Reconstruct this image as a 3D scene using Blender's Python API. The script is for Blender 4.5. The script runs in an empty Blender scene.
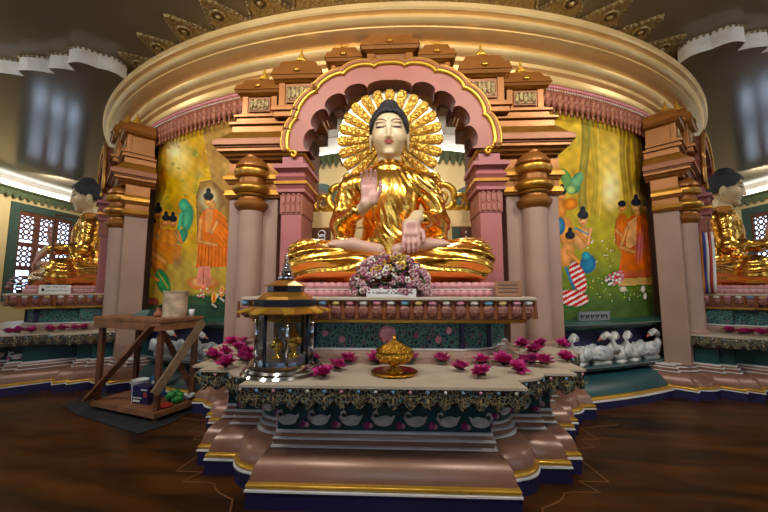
import bpy, bmesh, math, random
import numpy as np
from mathutils import Vector, Matrix
random.seed(7)
PI = math.pi
scene = bpy.context.scene
COL = scene.collection
# ------------------------------------------------------------------ camera
CAMLOC = np.array([0.12, -13.27, 1.6]); PITCH = 0.0977; YAW = 0.045; FPX = 341.0
cd = bpy.data.cameras.new('camera'); cam = bpy.data.objects.new('camera', cd); COL.objects.link(cam)
cam.location = CAMLOC; cam.rotation_euler = (PI/2 + PITCH, 0, YAW)
cd.sensor_width = 36; cd.lens = FPX/768*36; cd.clip_start = 0.05; cd.clip_end = 200
scene.camera = cam
vs = scene.view_settings
vs.view_transform = 'Standard'; vs.look = 'None'; vs.gamma = 1; vs.exposure = -0.6
try: vs.use_curve_mapping = False
except Exception: pass
# survey of the place: where a sight line meets a level z or the round wall r (used to take measurements off the photo)
_F = np.array([-math.sin(YAW)*math.cos(PITCH), math.cos(YAW)*math.cos(PITCH), math.sin(PITCH)])
_R = np.array([math.cos(YAW), math.sin(YAW), 0.]); _U = np.cross(_R, _F)
CM = np.stack([_R, _U, _F])
def on_level(px, py, z):
    d = CM.T @ np.array([(px-384)/FPX, (256-py)/FPX, 1.]); return CAMLOC + (z-CAMLOC[2])/d[2]*d
def sight(P):
    q = (np.asarray(P, float)-CAMLOC) @ CM.T
    return 384+FPX*q[..., 0]/q[..., 2], 256-FPX*q[..., 1]/q[..., 2]
# ------------------------------------------------------------------ materials
def nt(m):
    m.use_nodes = True; t = m.node_tree; t.nodes.clear(); return t
def mat(name, col, rough=.5, metal=0., var=None, vscale=6., bump=0., bscale=40., detail=3., spec=.5, coat=0., bkind='noise', stretch=None):
    m = bpy.data.materials.new(name); t = nt(m); N = t.nodes; L = t.links
    o = N.new('ShaderNodeOutputMaterial'); b = N.new('ShaderNodeBsdfPrincipled'); L.new(b.outputs[0], o.inputs[0])
    b.inputs['Roughness'].default_value = rough; b.inputs['Metallic'].default_value = metal
    b.inputs['Specular IOR Level'].default_value = spec; b.inputs['Coat Weight'].default_value = coat
    tc = N.new('ShaderNodeTexCoord'); vec = tc.outputs['Object']
    if stretch:
        mp = N.new('ShaderNodeMapping'); mp.inputs['Scale'].default_value = stretch; L.new(vec, mp.inputs[0]); vec = mp.outputs[0]
    c2 = var or tuple(min(1, c*.86) for c in col)
    n = N.new('ShaderNodeTexNoise'); n.inputs['Scale'].default_value = vscale; n.inputs['Detail'].default_value = detail; L.new(vec, n.inputs[0])
    r = N.new('ShaderNodeValToRGB'); r.color_ramp.elements[0].position = .35; r.color_ramp.elements[1].position = .65
    r.color_ramp.elements[0].color = (*col, 1); r.color_ramp.elements[1].color = (*c2, 1)
    L.new(n.outputs[0], r.inputs[0]); L.new(r.outputs[0], b.inputs['Base Color'])
    if bump:
        if bkind == 'voronoi':
            k = N.new('ShaderNodeTexVoronoi'); k.inputs['Scale'].default_value = bscale; h = k.outputs[0]
        else:
            k = N.new('ShaderNodeTexNoise'); k.inputs['Scale'].default_value = bscale; k.inputs['Detail'].default_value = 2; h = k.outputs[0]
        L.new(vec, k.inputs[0])
        bp = N.new('ShaderNodeBump'); bp.inputs['Strength'].default_value = bump; bp.inputs['Distance'].default_value = .02
        L.new(h, bp.inputs['Height']); L.new(bp.outputs[0], b.inputs['Normal'])
    return m
def attr_mat(name, rough=.5, spec=.5, bump=0., metal=0.):
    m = bpy.data.materials.new(name); t = nt(m); N = t.nodes; L = t.links
    o = N.new('ShaderNodeOutputMaterial'); b = N.new('ShaderNodeBsdfPrincipled'); L.new(b.outputs[0], o.inputs[0])
    a = N.new('ShaderNodeVertexColor'); a.layer_name = 'Col'; L.new(a.outputs[0], b.inputs['Base Color'])
    b.inputs['Roughness'].default_value = rough; b.inputs['Specular IOR Level'].default_value = spec; b.inputs['Metallic'].default_value = metal
    if bump:
        k = N.new('ShaderNodeTexNoise'); k.inputs['Scale'].default_value = 60
        bp = N.new('ShaderNodeBump'); bp.inputs['Strength'].default_value = bump; bp.inputs['Distance'].default_value = .01
        L.new(k.outputs[0], bp.inputs['Height']); L.new(bp.outputs[0], b.inputs['Normal'])
    return m
def emit(name, col, s):
    m = bpy.data.materials.new(name); t = nt(m); N = t.nodes
    o = N.new('ShaderNodeOutputMaterial'); e = N.new('ShaderNodeEmission'); e.inputs[0].default_value = (*col, 1); e.inputs[1].default_value = s
    t.links.new(e.outputs[0], o.inputs[0]); return m
def lace(name, ground, thread, scale, rough=.45, metal=.5, width=.06, third=None, tscale=None):
    """ground colour with a raised thread pattern (filigree)"""
    m = bpy.data.materials.new(name); t = nt(m); N = t.nodes; L = t.links
    o = N.new('ShaderNodeOutputMaterial'); b = N.new('ShaderNodeBsdfPrincipled'); L.new(b.outputs[0], o.inputs[0])
    tc = N.new('ShaderNodeTexCoord')
    ns = N.new('ShaderNodeTexNoise'); ns.inputs['Scale'].default_value = scale*.6; L.new(tc.outputs['Object'], ns.inputs[0])
    mx = N.new('ShaderNodeMixRGB'); mx.blend_type = 'ADD'; mx.inputs[0].default_value = .06
    L.new(tc.outputs['Object'], mx.inputs[1]); L.new(ns.outputs['Color'], mx.inputs[2])
    v = N.new('ShaderNodeTexVoronoi'); v.feature = 'DISTANCE_TO_EDGE'; v.inputs['Scale'].default_value = scale; L.new(mx.outputs[0], v.inputs[0])
    r = N.new('ShaderNodeValToRGB'); r.color_ramp.elements[0].position = width; r.color_ramp.elements[0].color = (1, 1, 1, 1)
    r.color_ramp.elements[1].position = width+.05; r.color_ramp.elements[1].color = (0, 0, 0, 1); L.new(v.outputs[0], r.inputs[0])
    g = N.new('ShaderNodeMixRGB'); g.inputs[1].default_value = (*ground, 1); g.inputs[2].default_value = (*thread, 1); L.new(r.outputs[0], g.inputs[0])
    out = g.outputs[0]
    if third:
        v2 = N.new('ShaderNodeTexVoronoi'); v2.inputs['Scale'].default_value = tscale or scale*.5; L.new(tc.outputs['Object'], v2.inputs[0])
        r2 = N.new('ShaderNodeValToRGB'); r2.color_ramp.elements[0].position = .2; r2.color_ramp.elements[0].color = (1, 1, 1, 1)
        r2.color_ramp.elements[1].position = .26; r2.color_ramp.elements[1].color = (0, 0, 0, 1); L.new(v2.outputs[0], r2.inputs[0])
        g2 = N.new('ShaderNodeMixRGB'); L.new(r2.outputs[0], g2.inputs[0]); L.new(out, g2.inputs[1]); g2.inputs[2].default_value = (*third, 1); out = g2.outputs[0]
    L.new(out, b.inputs['Base Color'])
    mm = N.new('ShaderNodeMath'); mm.operation = 'MULTIPLY'; mm.inputs[1].default_value = metal; L.new(r.outputs[0], mm.inputs[0]); L.new(mm.outputs[0], b.inputs['Metallic'])
    bp = N.new('ShaderNodeBump'); bp.inputs['Strength'].default_value = .5; bp.inputs['Distance'].default_value = .01
    L.new(r.outputs[0], bp.inputs['Height']); L.new(bp.outputs[0], b.inputs['Normal']); b.inputs['Roughness'].default_value = rough
    return m
def glass(name, col=(.9, .95, 1), rough=.02):
    m = bpy.data.materials.new(name); t = nt(m); N = t.nodes; L = t.links
    o = N.new('ShaderNodeOutputMaterial'); mx = N.new('ShaderNodeMixShader'); tr = N.new('ShaderNodeBsdfTransparent'); gl = N.new('ShaderNodeBsdfGlossy')
    lw = N.new('ShaderNodeLayerWeight'); lw.inputs[0].default_value = .25
    mp = N.new('ShaderNodeMath'); mp.operation = 'MULTIPLY_ADD'; mp.inputs[1].default_value = .5; mp.inputs[2].default_value = .06
    tr.inputs[0].default_value = (*col, 1); gl.inputs['Roughness'].default_value = rough
    L.new(lw.outputs['Fresnel'], mp.inputs[0]); L.new(mp.outputs[0], mx.inputs[0])
    L.new(tr.outputs[0], mx.inputs[1]); L.new(gl.outputs[0], mx.inputs[2]); L.new(mx.outputs[0], o.inputs[0]); return m

G = {}
G['gold'] = mat('polished_gold_leaf', (.97, .53, .10), .22, 1., (.88, .45, .07), 5, .06, 25)
G['goldpaint'] = mat('gold_paint', (.52, .27, .04), .33, .75, (.42, .20, .03), 6)
G['goldline'] = mat('bright_gold_moulding', (.66, .38, .04), .3, .6, (.56, .31, .035), 6)
G['halo'] = mat('embossed_gold', (.95, .60, .12), .34, .7, (.62, .35, .05), 30, .9, 32, bkind='voronoi')
G['halopale'] = mat('pale_silver_plate', (.85, .83, .72), .3, .5)
G['cornice'] = mat('champagne_gold_plaster', (.84, .60, .27), .36, .5, (.78, .54, .23), 3)
G['copper'] = mat('copper_brown_paint', (.31, .118, .022), .36, .38, (.26, .094, .017), 4)
G['copperdk'] = mat('dark_copper_paint', (.26, .09, .03), .42, .25)
G['mauve'] = mat('mauve_plaster', (.355, .23, .178), .45, 0, (.32, .205, .157), 3)
G['rose'] = mat('rose_pink_paint', (.36, .118, .122), .5, 0, (.32, .10, .105), 3)
G['archpink'] = mat('coral_pink_paint', (.35, .117, .085), .5, 0, (.31, .10, .072), 3)
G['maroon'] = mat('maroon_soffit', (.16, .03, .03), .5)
G['basepink'] = mat('bronze_pink_paint', (.29, .148, .098), .3, .15, (.25, .125, .083), 3, spec=.6)
G['white'] = mat('white_line_paint', (.80, .80, .82), .5)
G['navy'] = mat('navy_blue_paint', (.014, .014, .075), .45, 0, (.012, .01, .055), 4)
G['ivory'] = mat('ivory_stone_top', (.54, .465, .36), .4, 0, (.49, .41, .31), 7, .05, 90)
G['teal'] = mat('dark_teal_paint', (.012, .07, .08), .35, 0, (.01, .052, .062), 3)
G['green'] = mat('bottle_green_paint', (.013, .08, .06), .4, 0, (.011, .062, .048), 3)
G['lacetable'] = lace('gold_lace_on_black', (.012, .016, .02), (.42, .34, .16), 34, width=.04, third=(.10, .22, .24), tscale=20)
G['lacegreen'] = lace('teal_floral_relief', (.006, .02, .05), (.07, .23, .20), 27, width=.10, third=(.20, .10, .12), tscale=13, metal=.1)
G['fringe'] = lace('rose_brown_carving', (.17, .055, .055), (.36, .16, .11), 36, width=.07, metal=.2)
G['gemw'] = mat('gem_white', (.75, .72, .65), .3); G['gemb'] = mat('gem_blue', (.2, .4, .62), .3)
G['gemp'] = mat('gem_pink', (.7, .3, .38), .3); G['gemy'] = mat('gem_yellow', (.7, .52, .18), .3)
G['lotuspink'] = mat('lotus_pink_paint', (.60, .27, .30), .45, 0, (.53, .22, .25), 8)
G['hair'] = mat('blue_black_hair', (.008, .009, .014), .5, 0, (.014, .016, .026), 20, .8, 45, bkind='voronoi')
G['skin'] = attr_mat('painted_cream_skin', .35)
G['swan'] = mat('white_swan_paint', (.70, .68, .63), .45, 0, (.5, .52, .53), 14)
G['swanwing'] = mat('grey_white_wing_paint', (.42, .46, .5), .5, 0, (.62, .62, .6), 20)
G['beak'] = mat('coral_beak_paint', (.65, .16, .12), .45)
G['chrome'] = mat('chrome', (.62, .63, .65), .12, 1.)
G['black'] = mat('blue_black_enamel', (.012, .02, .035), .25)
G['glass'] = glass('clear_glass')
G['magenta'] = mat('magenta_petal', (.56, .025, .22), .5, 0, (.36, .012, .13), 25)
G['magdark'] = mat('purple_petal', (.25, .02, .16), .5, 0, (.4, .04, .2), 25)
G['leaf'] = mat('green_leaf', (.03, .075, .02), .5, 0, (.05, .1, .03), 20)
G['wood'] = mat('weathered_plank', (.26, .112, .045), .6, 0, (.15, .062, .025), 6, .25, 30, stretch=(1, 1, 1))
G['wooddk'] = mat('dark_timber', (.13, .048, .02), .55, 0, (.085, .03, .013), 8, .2, 30)
G['woodgrey'] = mat('grey_plank', (.27, .18, .105), .7, 0, (.17, .11, .065), 14, .3, 40)
G['tin'] = mat('paint_splashed_tin', (.55, .42, .29), .55, .1, (.30, .22, .15), 9, .1, 20)
G['cream'] = mat('cream_wall', (.70, .53, .25), .6, 0, (.66, .49, .22), 2)
G['creamwhite'] = mat('white_plaster', (.88, .88, .86), .6)
G['valgreen'] = mat('moss_green_relief', (.13, .16, .07), .5, 0, (.08, .11, .045), 14, .4, 40)
G['framegreen'] = mat('green_window_frame', (.045, .085, .06), .5)
G['carved'] = mat('carved_teak', (.16, .05, .02), .5, 0, (.09, .028, .012), 10, .3, 30)
G['leafgold'] = mat('gilded_filigree', (.46, .34, .15), .45, .3, (.26, .18, .07), 24, .9, 30, bkind='voronoi')
G['paper'] = mat('white_card', (.72, .72, .7), .5); G['ink'] = mat('black_ink', (.02, .02, .025), .6)
G['plasblue'] = mat('blue_plastic', (.02, .12, .32), .4); G['plasgreen'] = mat('green_plastic', (.02, .25, .05), .4)
G['plaswhite'] = mat('white_plastic', (.6, .63, .65), .4); G['tarp'] = mat('black_tarpaulin', (.012, .014, .016), .6, 0, (.02, .023, .026), 4, .4, 8)
G['red'] = mat('red_paint', (.4, .03, .02), .5); G['orange'] = mat('orange_cloth', (.6, .2, .03), .7)
G['yellow'] = mat('yellow_cloth', (.7, .5, .06), .7); G['bluecloth'] = mat('blue_cloth', (.03, .06, .35), .7)
G['silver'] = mat('brushed_silver', (.5, .54, .56), .3, .8); G['clay'] = mat('terracotta_clay', (.3, .1, .05), .7)
G['bloomw'] = mat('pale_blossom', (.62, .42, .42), .6, 0, (.5, .26, .3), 40); G['bloomm'] = mat('mauve_blossom', (.35, .10, .17), .6, 0, (.22, .05, .1), 40)
G['bloomy'] = mat('yellow_blossom', (.6, .4, .05), .6)
# ------------------------------------------------------------------ mesh builder
class MB:
    def __init__(s): s.v = []; s.f = []; s.m = []; s.mats = []
    def mi(s, m):
        if m not in s.mats: s.mats.append(m)
        return s.mats.index(m)
    def add(s, vs, fs, m=None):
        o = len(s.v); s.v += [tuple(map(float, p)) for p in vs]; k = s.mi(m)
        for f in fs: s.f.append([o+i for i in f]); s.m.append(k)
        return s
    def box(s, x0, x1, y0, y1, z0, z1, m=None, M4=None, top=None):
        t = top or 0
        P = [(x0, y0, z0), (x1, y0, z0), (x1, y1, z0), (x0, y1, z0), (x0-t, y0-t, z1), (x1+t, y0-t, z1), (x1+t, y1+t, z1), (x0-t, y1+t, z1)]
        if M4 is not None: P = [M4 @ Vector(p) for p in P]
        return s.add(P, [(0, 3, 2, 1), (4, 5, 6, 7), (0, 1, 5, 4), (1, 2, 6, 5), (2, 3, 7, 6), (3, 0, 4, 7)], m)
    def lathe(s, prof, c=(0, 0, 0), n=24, m=None, a0=0, a1=2*PI, sx=1, sy=1, rot=0, cap=True):
        full = abs(a1-a0-2*PI) < 1e-6; k = n if full else n+1
        P = []; F = []
        for r, z in prof:
            for i in range(k):
                a = a0+(a1-a0)*i/n+rot; P.append((c[0]+r*math.cos(a)*sx, c[1]+r*math.sin(a)*sy, c[2]+z))
        for j in range(len(prof)-1):
            for i in range(n if full else n):
                i2 = (i+1) % k
                F.append((j*k+i, j*k+i2, (j+1)*k+i2, (j+1)*k+i))
        s.add(P, F, m)
        if full and cap:
            o = len(s.v)-len(P)
            if prof[0][0] > 1e-4: s.f.append([o+i for i in range(k)][::-1]); s.m.append(s.mi(m))
            if prof[-1][0] > 1e-4: s.f.append([o+(len(prof)-1)*k+i for i in range(k)]); s.m.append(s.mi(m))
        return s
    def ball(s, c, r, n=10, m=None, M4=None):
        r = (r, r, r) if not hasattr(r, '__len__') else r; P = []; F = []; h = max(4, n//2+1)
        for j in range(1, h):
            t = PI*j/h
            for i in range(n):
                a = 2*PI*i/n; p = Vector((r[0]*math.sin(t)*math.cos(a), r[1]*math.sin(t)*math.sin(a), r[2]*math.cos(t)))
                if M4 is not None: p = M4 @ p
                P.append((c[0]+p[0], c[1]+p[1], c[2]+p[2]))
        top = Vector((0, 0, r[2])); bot = Vector((0, 0, -r[2]))
        if M4 is not None: top = M4 @ top; bot = M4 @ bot
        P += [(c[0]+top[0], c[1]+top[1], c[2]+top[2]), (c[0]+bot[0], c[1]+bot[1], c[2]+bot[2])]; T = len(P)-2
        for j in range(h-2):
            for i in range(n): F.append((j*n+i, (j+1)*n+i, (j+1)*n+(i+1) % n, j*n+(i+1) % n))
        for i in range(n): F.append((T, i, (i+1) % n)); F.append((T+1, (h-2)*n+(i+1) % n, (h-2)*n+i))
        return s.add(P, F, m)
    def tube(s, pts, r, n=8, m=None, cap=True):
        pts = [Vector(p) for p in pts]; rs = r if hasattr(r, '__len__') else [r]*len(pts); P = []; F = []
        ref = Vector((0, 0, 1))
        for i, p in enumerate(pts):
            t = (pts[min(i+1, len(pts)-1)]-pts[max(i-1, 0)]).normalized()
            u = t.cross(ref if abs(t.dot(ref)) < .95 else Vector((1, 0, 0))).normalized(); w = u.cross(t)
            for k in range(n):
                a = 2*PI*k/n; P.append(p+(u*math.cos(a)+w*math.sin(a))*rs[i])
        for i in range(len(pts)-1):
            for k in range(n): F.append((i*n+k, i*n+(k+1) % n, (i+1)*n+(k+1) % n, (i+1)*n+k))
        if cap: F.append(tuple(range(n))[::-1]); F.append(tuple((len(pts)-1)*n+k for k in range(n)))
        return s.add(P, F, m)
    def bar(s, a, b, w, d, m=None):
        """square timber from a to b"""
        a = Vector(a); b = Vector(b); t = (b-a).normalized(); ref = Vector((0, 0, 1)) if abs(t.z) < .9 else Vector((0, 1, 0))
        u = t.cross(ref).normalized()*w/2; v = u.normalized().cross(t)*d/2; P = []
        for p in (a, b): P += [p-u-v, p+u-v, p+u+v, p-u+v]
        return s.add(P, [(0, 3, 2, 1), (4, 5, 6, 7), (0, 1, 5, 4), (1, 2, 6, 5), (2, 3, 7, 6), (3, 0, 4, 7)], m)
    def prism(s, poly, y0, y1, m=None, fn=None):
        """outline in (x,z) pushed from y0 to y1"""
        n = len(poly); P = [(x, y0, z) for x, z in poly]+[(x, y1, z) for x, z in poly]
        if fn: P = [fn(p) for p in P]
        return s.add(P, [tuple(range(n)), tuple(range(n, 2*n))[::-1]]+[(i, i+n, (i+1) % n+n, (i+1) % n) for i in range(n)], m)
    def slab(s, poly, z0, z1, m=None):
        n = len(poly); P = [(x, y, z0) for x, y in poly]+[(x, y, z1) for x, y in poly]
        return s.add(P, [tuple(range(n))[::-1], tuple(range(n, 2*n))]+[(i, (i+1) % n, (i+1) % n+n, i+n) for i in range(n)], m)
    def build(s, name, m=None, parent=None, at=None, smooth=False, bevel=0, fix=False, angle=None):
        base = Vector(at) if at is not None else (parent_base(parent) if parent else Vector((0, 0, 0)))
        me = bpy.data.meshes.new(name); me.from_pydata([(p[0]-base[0], p[1]-base[1], p[2]-base[2]) for p in s.v], [], s.f)
        ms = s.mats or [m]
        for x in ms: me.materials.append(x if x else m)
        if s.mats: me.polygons.foreach_set('material_index', s.m)
        if fix:
            bm = bmesh.new(); bm.from_mesh(me); bmesh.ops.recalc_face_normals(bm, faces=bm.faces); bm.to_mesh(me); bm.free()
        if smooth:
            me.polygons.foreach_set('use_smooth', [True]*len(me.polygons))
            if angle:
                try: me.set_sharp_from_angle(angle=math.radians(angle))
                except Exception: pass
        me.update()
        o = bpy.data.objects.new(name, me); COL.objects.link(o)
        if parent: o.parent = parent
        else: o.location = base
        o['_b'] = [base[0], base[1], base[2]]
        if bevel:
            b = o.modifiers.new('bevel', 'BEVEL'); b.width = bevel; b.segments = 2; b.limit_method = 'ANGLE'
        return o
def parent_base(p): return Vector(p['_b'])
def tag(o, label, cat, group=None, kind=None):
    o['label'] = label; o['category'] = cat
    if group: o['group'] = group
    if kind: o['kind'] = kind
    return o
def thing(name, loc, label, cat, group=None):
    o = bpy.data.objects.new(name, None); COL.objects.link(o); o.location = loc; o['_b'] = list(loc); o.empty_display_size = .1
    return tag(o, label, cat, group)
def struct(o): o['kind'] = 'structure'; return o
def copy_tree(o, parent=None):
    c = o.copy(); COL.objects.link(c)
    if parent: c.parent = parent
    for ch in [x for x in COL.objects if x.parent == o]: copy_tree(ch, c)
    return c
def turned(o, ang, label=None, group=None):
    """a copy of a thing of the front bay for the bay turned by ang about the shrine's axis"""
    c = copy_tree(o); R = Matrix.Rotation(ang, 4, 'Z'); c.location = R @ o.location; c.rotation_euler[2] = o.rotation_euler[2]+ang
    if label: c['label'] = label
    if group: c['group'] = group
    return c
BAY = []        # (thing, label for left copy, label for right copy)
def bay(o, left, right): BAY.append((o, left, right)); return o
# ------------------------------------------------------------------ distance-field surfaces (statues)
def cap(P, a, b, ra, rb=None):
    rb = ra if rb is None else rb; a = np.array(a, np.float32); ba = np.array(b, np.float32)-a; pa = P-a
    h = np.clip(pa @ ba/(ba @ ba), 0, 1); return np.sqrt(((pa-h[:, None]*ba)**2).sum(1))-(ra+(rb-ra)*h)
def ell(P, c, r):
    q = P-np.array(c, np.float32); r = np.array(r, np.float32)
    k0 = np.sqrt(((q/r)**2).sum(1)); k1 = np.sqrt(((q/r**2)**2).sum(1))+1e-6; return k0*(k0-1)/k1
def smin(a, b, k):
    h = np.clip(.5+.5*(b-a)/k, 0, 1); return b+(a-b)*h-k*h*(1-h)
def nets(fn, lo, hi, vox):
    lo = np.array(lo, float); n = np.ceil((np.array(hi)-lo)/vox).astype(int)+1
    ax = [lo[i]+vox*np.arange(n[i]) for i in range(3)]
    P = np.stack(np.meshgrid(*ax, indexing='ij'), -1).reshape(-1, 3).astype(np.float32)
    f = fn(P).reshape(n)
    ins = f < 0; c = np.zeros(n-1, int)
    cor = [(i, j, k) for i in (0, 1) for j in (0, 1) for k in (0, 1)]
    sl = lambda o: tuple(slice(o[d], n[d]-1+o[d]) for d in range(3))
    for o in cor: c += ins[sl(o)]
    act = (c > 0) & (c < 8); idx = -np.ones(n-1, int); A = np.argwhere(act); idx[act] = np.arange(len(A))
    S = np.zeros((len(A), 3)); W = np.zeros(len(A))
    for a in cor:
        for d in range(3):
            if a[d]: continue
            b = list(a); b[d] = 1
            fa = f[A[:, 0]+a[0], A[:, 1]+a[1], A[:, 2]+a[2]]; fb = f[A[:, 0]+b[0], A[:, 1]+b[1], A[:, 2]+b[2]]
            x = (fa < 0) != (fb < 0); t = np.where(x, fa/np.where(x, fa-fb, 1), 0)
            p = np.array(a, float)[None].repeat(len(A), 0); p[:, d] += t; S[x] += p[x]; W[x] += 1
    V = lo+(A+S/W[:, None])*vox; Q = []
    for d in range(3):
        e, g = (d+1) % 3, (d+2) % 3
        s0 = [slice(None)]*3; s1 = [slice(None)]*3; s0[d] = slice(0, n[d]-1); s1[d] = slice(1, n[d])
        x0 = ins[tuple(s0)]; x1 = ins[tuple(s1)]; E = np.argwhere(x0 != x1)
        E = E[(E[:, e] > 0) & (E[:, e] < n[e]-1) & (E[:, g] > 0) & (E[:, g] < n[g]-1)]
        flip = x0[E[:, 0], E[:, 1], E[:, 2]]; q = []
        for de, dg in ((-1, -1), (0, -1), (0, 0), (-1, 0)):
            c_ = E.copy(); c_[:, e] += de; c_[:, g] += dg; q.append(idx[c_[:, 0], c_[:, 1], c_[:, 2]])
        q = np.stack(q, 1); q[~flip] = q[~flip][:, ::-1]; Q.append(q)
    Q = np.concatenate(Q); Q = Q[(Q >= 0).all(1)]
    return V, Q
def np_mesh(name, parts, mats, parent=None, loc=(0, 0, 0)):
    """parts: (V, Q, material index per face, colour per vertex) joined into one mesh"""
    Vs = []; Qs = []; Ms = []; Cs = []; o = 0
    for V, Q, mi, C in parts:
        Vs.append(V); Qs.append(Q+o); Ms.append(np.full(len(Q), mi) if np.isscalar(mi) else mi); Cs.append(C); o += len(V)
    V = np.concatenate(Vs); Q = np.concatenate(Qs); me = bpy.data.meshes.new(name)
    me.from_pydata(V.tolist(), [], Q.tolist())
    for m in mats: me.materials.append(m)
    me.polygons.foreach_set('material_index', np.concatenate(Ms).astype(np.int32)); me.polygons.foreach_set('use_smooth', [True]*len(Q))
    Cc = np.concatenate(Cs); a = me.color_attributes.new('Col', 'FLOAT_COLOR', 'POINT')
    a.data.foreach_set('color', np.concatenate([Cc, np.ones((len(Cc), 1))], 1).astype(np.float32).ravel()); me.update()
    ob = bpy.data.objects.new(name, me); COL.objects.link(ob)
    if parent: ob.parent = parent
    else: ob.location = loc
    ob['_b'] = list(loc)
    return ob
# ------------------------------------------------------------------ the room
def ring_pt(r, a, z): return (r*math.cos(a), r*math.sin(a), z)
def D(x): return math.radians(x)
RW = 15.0; ZC = 6.1; ZL = 5.8
def floor_mat():
    m = bpy.data.materials.new('dark_polished_planks'); t = nt(m); N = t.nodes; L = t.links
    o = N.new('ShaderNodeOutputMaterial'); b = N.new('ShaderNodeBsdfPrincipled'); L.new(b.outputs[0], o.inputs[0])
    tc = N.new('ShaderNodeTexCoord'); mp = N.new('ShaderNodeMapping'); mp.inputs['Rotation'].default_value = (0, 0, .12); L.new(tc.outputs['Object'], mp.inputs[0])
    br = N.new('ShaderNodeTexBrick'); br.inputs['Scale'].default_value = 1; br.inputs['Brick Width'].default_value = 1.9; br.inputs['Row Height'].default_value = .19
    br.inputs['Mortar Size'].default_value = .002; br.inputs['Color1'].default_value = (.062, .021, .006, 1); br.inputs['Color2'].default_value = (.03, .011, .0035, 1); br.inputs['Mortar'].default_value = (.006, .003, .002, 1)
    L.new(mp.outputs[0], br.inputs[0])
    m2 = N.new('ShaderNodeMapping'); m2.inputs['Scale'].default_value = (.55, 2.6, 1); L.new(mp.outputs[0], m2.inputs[0])
    n = N.new('ShaderNodeTexNoise'); n.inputs['Scale'].default_value = 1.6; n.inputs['Detail'].default_value = 5; n.inputs['Distortion'].default_value = .6; L.new(m2.outputs[0], n.inputs[0])
    r = N.new('ShaderNodeValToRGB'); r.color_ramp.elements[0].position = .36; r.color_ramp.elements[0].color = (.006, .0035, .0025, 1); r.color_ramp.elements[1].position = .66; r.color_ramp.elements[1].color = (.125, .042, .007, 1)
    L.new(n.outputs[0], r.inputs[0])
    mx = N.new('ShaderNodeMixRGB'); mx.inputs[0].default_value = .62; L.new(br.outputs[0], mx.inputs[1]); L.new(r.outputs[0], mx.inputs[2])
    L.new(mx.outputs[0], b.inputs['Base Color']); b.inputs['Roughness'].default_value = .3; b.inputs['Specular IOR Level'].default_value = .12
    return m
o = MB().lathe([(15.4, -.15), (15.4, 0)], n=96).build('floor', floor_mat(), fix=True); struct(o)
def ceil_mat():
    m = bpy.data.materials.new('glossy_brown_stretch_ceiling'); t = nt(m); N = t.nodes; L = t.links
    o = N.new('ShaderNodeOutputMaterial'); b = N.new('ShaderNodeBsdfPrincipled'); L.new(b.outputs[0], o.inputs[0])
    tc = N.new('ShaderNodeTexCoord'); n = N.new('ShaderNodeTexNoise'); n.inputs['Scale'].default_value = .5; n.inputs['Detail'].default_value = 2; L.new(tc.outputs['Object'], n.inputs[0])
    r = N.new('ShaderNodeValToRGB'); r.color_ramp.elements[0].color = (.19, .152, .105, 1); r.color_ramp.elements[1].color = (.26, .21, .145, 1); L.new(n.outputs[0], r.inputs[0])
    L.new(r.outputs[0], b.inputs['Base Color']); b.inputs['Roughness'].default_value = .15; b.inputs['Specular IOR Level'].default_value = .55
    b.inputs['IOR'].default_value = 1.5
    bp = N.new('ShaderNodeBump'); bp.inputs['Strength'].default_value = .05; bp.inputs['Distance'].default_value = .05
    n2 = N.new('ShaderNodeTexNoise'); n2.inputs['Scale'].default_value = 1.1; L.new(tc.outputs['Object'], n2.inputs[0]); L.new(n2.outputs[0], bp.inputs['Height']); L.new(bp.outputs[0], b.inputs['Normal'])
    return m
CEIL = ceil_mat()
# recessed ceiling around the shrine, and the lower ceiling with its scalloped edge left and right of the front bay
o = MB().lathe([(15.3, ZC), (15.3, ZC+.15)], n=96).build('ceiling', CEIL, fix=True); struct(o)
def lobe(p, q, k, bulge):
    p = Vector((p[0], p[1], 0)); q = Vector((q[0], q[1], 0)); mid = (p+q)/2; d = q-p; n = Vector((-d.y, d.x, 0)).normalized()
    return [tuple((p+d*(i/k)+n*bulge*math.sin(PI*i/k))[:2]) for i in range(k)]
def scallop(sg):
    # sg=-1 left, +1 right; from the shrine out to the room wall
    K = [(5.36, -7.02), (5.60, -7.42), (6.02, -7.58), (6.10, -7.36), (6.52, -7.46), (6.58, -7.28), (7.18, -7.42), (7.26, -7.24), (7.95, -7.4), (8.05, -7.2), (9.0, -7.35), (9.4, -7.9), (10.6, -8.0), (11.2, -8.1), (12.6, -8.2)]
    B = [.10, .10, .01, .03, .01, .05, .01, .05, .01, .05, .05, .05, .05, .1]; out = []
    for i in range(len(K)-1):
        a = (sg*K[i][0], K[i][1]); b = (sg*K[i+1][0], K[i+1][1]); out += lobe(a, b, 7, -B[i]*sg)
    out.append((sg*K[-1][0], K[-1][1])); return out
edgeL = scallop(-1); edgeR = scallop(1)
YB = -7.0; mb = MB()
for e in (edgeL, edgeR):
    for p, q in zip(e, e[1:]): mb.add([(p[0], p[1], ZL), (q[0], q[1], ZL), (q[0], YB, ZL), (p[0], YB, ZL)], [(0, 1, 2, 3)])
    p = e[-1]; mb.add([(p[0], p[1], ZL), (p[0]*1.07, p[1], ZL), (p[0]*1.07, YB, ZL), (p[0], YB, ZL)], [(0, 1, 2, 3)])
cl = lambda p: (p[0], max(p[1], YB), ZL)
for i in range(180):
    a, b = D(-90+2*i), D(-88+2*i)
    for r0, r1 in ((8.86, 10.4), (10.4, 12), (12, 13.6), (13.6, 15.2)):
        P = [ring_pt(r0, a, ZL), ring_pt(r1, a, ZL), ring_pt(r1, b, ZL), ring_pt(r0, b, ZL)]
        if max(p[1] for p in P) > YB: mb.add([cl(p) for p in P], [(0, 1, 2, 3)])
o = mb.build('ceiling_lower', CEIL); struct(o)
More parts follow.
